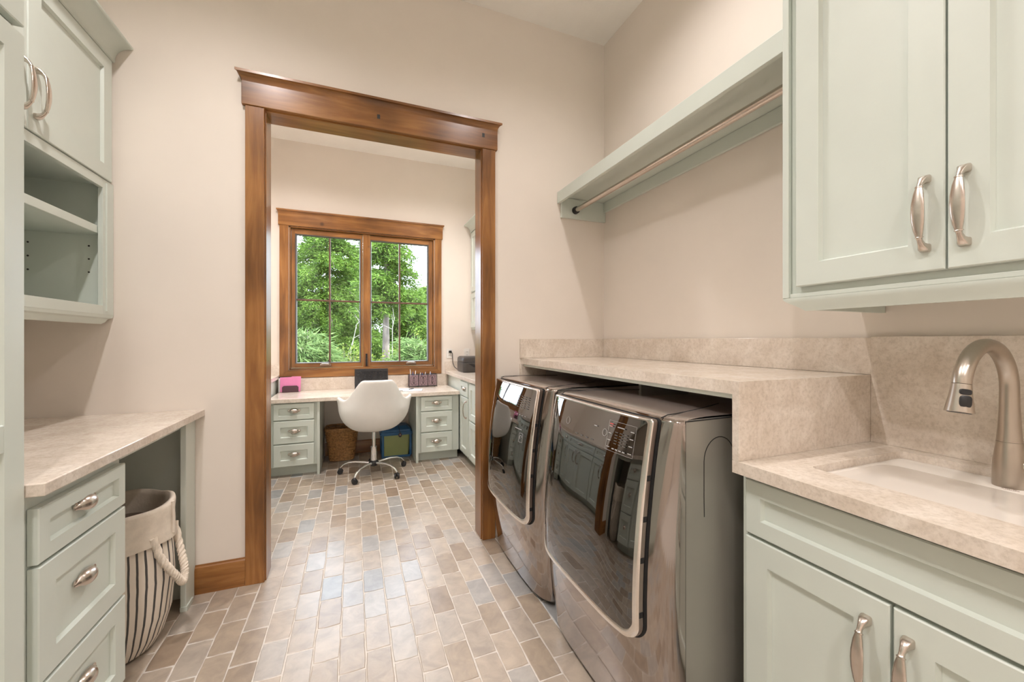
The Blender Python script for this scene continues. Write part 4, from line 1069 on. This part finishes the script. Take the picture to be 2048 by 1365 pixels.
t = thing('power_cord', 'black plug and cord running down to the printer', 'cord', (1.12, 4.75, .95))
part('plug', MB().box(1.066, 1.100, YF-.030, YF-.0095, 1.112, 1.140), MAT['cable_black'], t, .004)
part('cable', MB().tube([(1.095, YF-.022, 1.124), (1.108, YF-.03, 1.105), (1.110, YF-.03, 1.05), (1.112, YF-.04, .99), (1.125, YF-.06, .945), (1.145, YF-.10, .920), (1.165, YF-.128, .925)], .004, 8), MAT['cable_black'], t, 0)

# ------------------------------------------------------------------ ceiling lights
def can(label, x, y, p=1.0):
    t = thing('recessed_light', label, 'ceiling light', (x, y, ZC), 'recessed ceiling lights')
    part('trim_ring', MB().lathe([(.062, ZC-.001), (.088, ZC-.001), (.088, ZC-.005), (.066, ZC-.008), (.062, ZC-.004)], (x, y, 0), 28), MAT['white_plastic'], t, 0)
    part('lens', MB().loft([[(x + .061*math.cos(q), y + .061*math.sin(q), z) for q in [2*math.pi*k/24 for k in range(24)]] for z in (ZC-.001, ZC-.003)]), MAT['lamp_glow'], t, 0)
    ld = bpy.data.lights.new('can_light', 'SPOT'); ld.energy = CAN_POWER * 4 * p; ld.color = CAN_COLOR
    ld.spot_size = R(150); ld.spot_blend = .9; ld.shadow_soft_size = .045
    lo = bpy.data.objects.new('can_light', ld); C.objects.link(lo); lo.parent = t; lo.location = (0, 0, -.02)
can('recessed ceiling light over the folding counter side', -.60, 1.30, .85)
can('recessed ceiling light over the washer and dryer', .93, 1.30, .48)
can('added fill light in the ceiling above the camera', -.40, -.10, .72)  # unseen lamp, added as fill to light the cabinet fronts evenly
can('added fill light in the ceiling behind the camera, left', -.25, -1.45, 1.0)  # added out of view to fill the surfaces that face the camera
can('added fill light in the ceiling behind the camera, right', .85, -1.45, .55)  # second added fill lamp behind the view, weaker than the left one
can('recessed ceiling light of the far room, left', -.55, 3.60, 1.12)
can('recessed ceiling light of the far room, right', .85, 3.60, 1.12)

# ------------------------------------------------------------------ OUTSIDE
def leaves(tufts, L, W, n_each, spread, seed, droop=.0):
    """needle sprays: thin rhombs around each tuft centre; returns verts, faces arrays"""
    g = np.random.default_rng(seed); T = np.array([t_[0] for t_ in tufts]); D = np.array([t_[1] for t_ in tufts])
    k = len(T); T = np.repeat(T, n_each, 0); D = np.repeat(D, n_each, 0); m = k*n_each
    c = T + g.normal(0, spread, (m, 3))
    d = D + g.normal(0, .55, (m, 3)); d[:, 2] -= droop; d /= np.linalg.norm(d, axis=1)[:, None]
    s = np.cross(d, g.normal(0, 1, (m, 3))); s /= np.linalg.norm(s, axis=1)[:, None]
    l = L*g.uniform(.6, 1.3, (m, 1)); w_ = W*g.uniform(.7, 1.3, (m, 1))
    V = np.stack([c, c + d*l*.5 + s*w_, c + d*l, c + d*l*.5 - s*w_], 1).reshape(-1, 3)
    F = np.arange(m*4).reshape(-1, 4)
    return V, F
def raw_mesh(name, V, F):
    me = bpy.data.meshes.new(name); me.vertices.add(len(V)); me.vertices.foreach_set('co', V.astype(np.float32).ravel())
    me.loops.add(F.size); me.loops.foreach_set('vertex_index', F.astype(np.int32).ravel())
    me.polygons.add(len(F)); me.polygons.foreach_set('loop_start', np.arange(0, F.size, 4, dtype=np.int32)); me.polygons.foreach_set('loop_total', np.full(len(F), 4, dtype=np.int32))
    me.update(); me.validate(); return me
def conifer(label, x, y, zb, H, rad, first, mat, n_each, L, W, seed, trunk_r=.15, whorl=.32, per=7, droop=.3, spread=.10, lean=0.0, dead=True):
    g = random.Random(seed)
    t = thing('conifer_tree', label, 'tree', (x, y, zb), 'trees outside the window')
    tr = MB().tube([(x + lean*h, y, zb + h) for h in np.linspace(0, H*.93, 12)], [trunk_r*(1 - .97*(i/11)) + .003 for i in range(12)], 10)
    part('trunk', tr, MAT['bark'], t, 0, angle=60)
    tufts = []; br = MB(); h = first
    while h < H - .2:
        f = (h - first) / (H - first); ln = rad * (1 - f)**.5 * (.75 if f < .08 else 1) + .15
        for k in range(per):
            a = g.uniform(0, 2*math.pi); l = ln*g.uniform(.6, 1.1); dz = g.uniform(-.12, .12)
            p0 = Vector((x + lean*h, y, zb + h + dz)); out = Vector((math.cos(a), math.sin(a), 0))
            pts = [p0 + out*(l*s) + Vector((0, 0, .25*l*s - droop*l*s*s*1.4)) for s in (0, .3, .6, .85, 1)]
            br.tube(pts, [.028, .022, .015, .009, .005], 4, cap=False)
            ns = max(4, int(l/.085))
            for i in range(ns):
                s = .12 + .88*i/ns; j = s*4; q = Vector(pts[0]).lerp(Vector(pts[4]), s) if False else p0 + out*(l*s) + Vector((0, 0, .25*l*s - droop*l*s*s*1.4))
                side = Vector((-out.y, out.x, 0))
                wd = (.05 + .26*l*(1 - s)**.6*.6) if s < .97 else .02
                for sg in (-1, -.4, .4, 1):
                    o_ = side*(sg*wd*g.uniform(.5, 1.2))
                    tufts.append((tuple(q + o_ + Vector((0, 0, -.12*abs(sg)*wd))), tuple((out*.8 + side*sg*.8).normalized())))
        h += whorl*g.uniform(.75, 1.25)
    part('branches', br, MAT['bark'], t, 0, fix=False)
    V, F = leaves(tufts, L, W, n_each, spread, seed, .25)
    o = link('needles', raw_mesh('needles', V, F), MAT[mat], t)
    return t
def spot_at(px, Y):  # world X on the sight line through the window, for planting
    a = (px - 1024)/798.8; return Y*(math.sin(th) + a*math.cos(th))/(math.cos(th) - a*math.sin(th))
conifer('tall fir with grey trunk standing right of the window mullion', spot_at(772, 12.5), 12.5, -2.2, 7.6, 1.05, 4.45, 'fir_needles', 11, .13, .016, 11, .19, .30, 8, .35, .07)
conifer('broad dark fir filling the left casement', spot_at(655, 16.5), 16.5, -2.3, 8.9, 2.5, 2.6, 'fir_needles', 11, .14, .017, 12, .22, .33, 8, .40, .08)
conifer('soft long-needled pine low in the left casement', spot_at(615, 9.0), 9.0, -2.2, 3.95, 1.05, .9, 'pine_needles', 15, .20, .011, 13, .05, .30, 8, .1, .06)
conifer('young long-needled pine low in the right casement', spot_at(843, 9.2), 9.2, -2.2, 3.75, .95, .9, 'pine_needles', 15, .20, .011, 14, .05, .30, 8, .1, .06)
conifer('pale green distant fir behind the grey trunk', spot_at(822, 19.5), 19.5, -2.5, 6.3, 1.9, .8, 'fir_needles', 6, .24, .030, 15, .16, .40, 8, .35, .12)
conifer('distant fir between the two casements', spot_at(715, 28), 28, -2.5, 9.6, 2.6, .8, 'fir_needles', 6, .24, .030, 16, .18, .40, 8, .35, .12)
conifer('far fir with pointed top at the right window edge', spot_at(862, 24), 24, -2.5, 6.9, 2.3, .6, 'fir_needles', 6, .28, .035, 17, .18, .42, 8, .3, .13)
conifer('far fir at the left window edge', spot_at(580, 22), 22, -2.5, 7.6, 2.4, .6, 'fir_needles', 6, .26, .032, 18, .18, .42, 8, .3, .13)
def shrub(label, x, y, zb, H, r_, seed):
    g = random.Random(seed); t = thing('shrub', label, 'shrub', (x, y, zb), 'shrubs outside the window')
    mb = MB(); tufts = []
    for k in range(26):
        a = g.uniform(0, 6.28); e = g.uniform(.15, 1); top = Vector((x + r_*e*math.cos(a), y + r_*e*math.sin(a), zb + H*g.uniform(.6, 1)))
        mb.tube([(x, y, zb), ((x+top.x)/2, (y+top.y)/2, zb + H*.55), top], [.012, .008, .003], 4, cap=False)
        for i in range(14):
            s = .3 + .7*i/13; p = Vector((x, y, zb)).lerp(top, s)
            tufts.append((tuple(p), (math.cos(a), math.sin(a), .4)))
    part('stems', mb, MAT['bark'], t, 0, fix=False)
    V, F = leaves(tufts, .10, .022, 9, .07, seed, 0)
    link('leaves', raw_mesh('leaves', V, F), MAT['shrub_leaves'], t)
shrub('light green leafy shrub at the foot of the left casement', spot_at(697, 10.9), 10.9, -1.7, 2.9, .5, 21)
shrub('light green leafy shrub below the grey trunk', spot_at(748, 12.0), 12.0, -1.6, 2.4, .25, 22)
shrub('light green leafy shrub under the right casement', spot_at(818, 11.2), 11.2, -1.8, 3.2, .6, 23)
shrub('light green leafy shrub under the left edge of the window', spot_at(592, 12.3), 12.3, -1.8, 3.0, .6, 24)
# bare dead branches
for i, (px, Y, z0, dx, dz) in enumerate(((700, 11.5, 1.35, .55, .75), (690, 12.0, 1.05, .75, .6), (738, 9.9, .95, -.05, .8), (783, 10.4, 1.4, .08, .45))):
    x = spot_at(px, Y); g = random.Random(40+i); mb = MB()
    mb.tube([(x, Y, z0-2.4), (x+.02, Y, z0-.4), (x+dx*.3, Y, z0+dz*.45), (x+dx, Y, z0+dz)], [.016, .012, .009, .004], 5)
    for k in range(4):
        s = .3+.17*k; p = (x+dx*s, Y, z0+dz*s); mb.tube([p, (p[0]+g.uniform(-.3, .3), Y+g.uniform(-.2, .2), p[2]+g.uniform(.1, .35))], [.008, .003], 4)
    solo('dead_branch', ['bare grey branch rising in the lower left casement', 'pale bare branch crossing the lower left casement', 'pale upright bare branch near the mullion', 'bare pale twigs right of the grey trunk'][i], 'branch', mb, MAT['dead_wood'], 0, group='bare branches outside')
# ground outside, sloping gently away
G = []
for j in range(14):
    y = YF + .25 + j*5.0; G.append([(-30 + i*5.0, y, -1.7 - .012*(y-YF) + .15*math.sin(i*1.3+j)) for i in range(14)])
struct('ground', 'grassy ground falling away outside the window', MB().grid(G), MAT['soil'])
# wooded hillside that closes the view
def thicket():
    g = np.random.default_rng(5); k = 5200
    X = g.uniform(-16, 16, k); Yy = g.uniform(33, 41, k)
    top = 1.2 + .5*np.sin(X*.7) + .4*np.sin(X*1.9+1)
    Z = -2 + (top + 2.2)*g.uniform(0, 1, k)**.8
    tufts = [((X[i], Yy[i], Z[i]), (g.normal(), g.normal(), .3)) for i in range(k)]
    V, F = leaves(tufts, .55, .10, 8, .30, 6, 0)
    o = link('distant_woodland', raw_mesh('distant_woodland', V, F), MAT['fir_needles'])
    tag(o, 'dense green woodland far behind the trees outside', 'woodland', kind='stuff')
thicket()
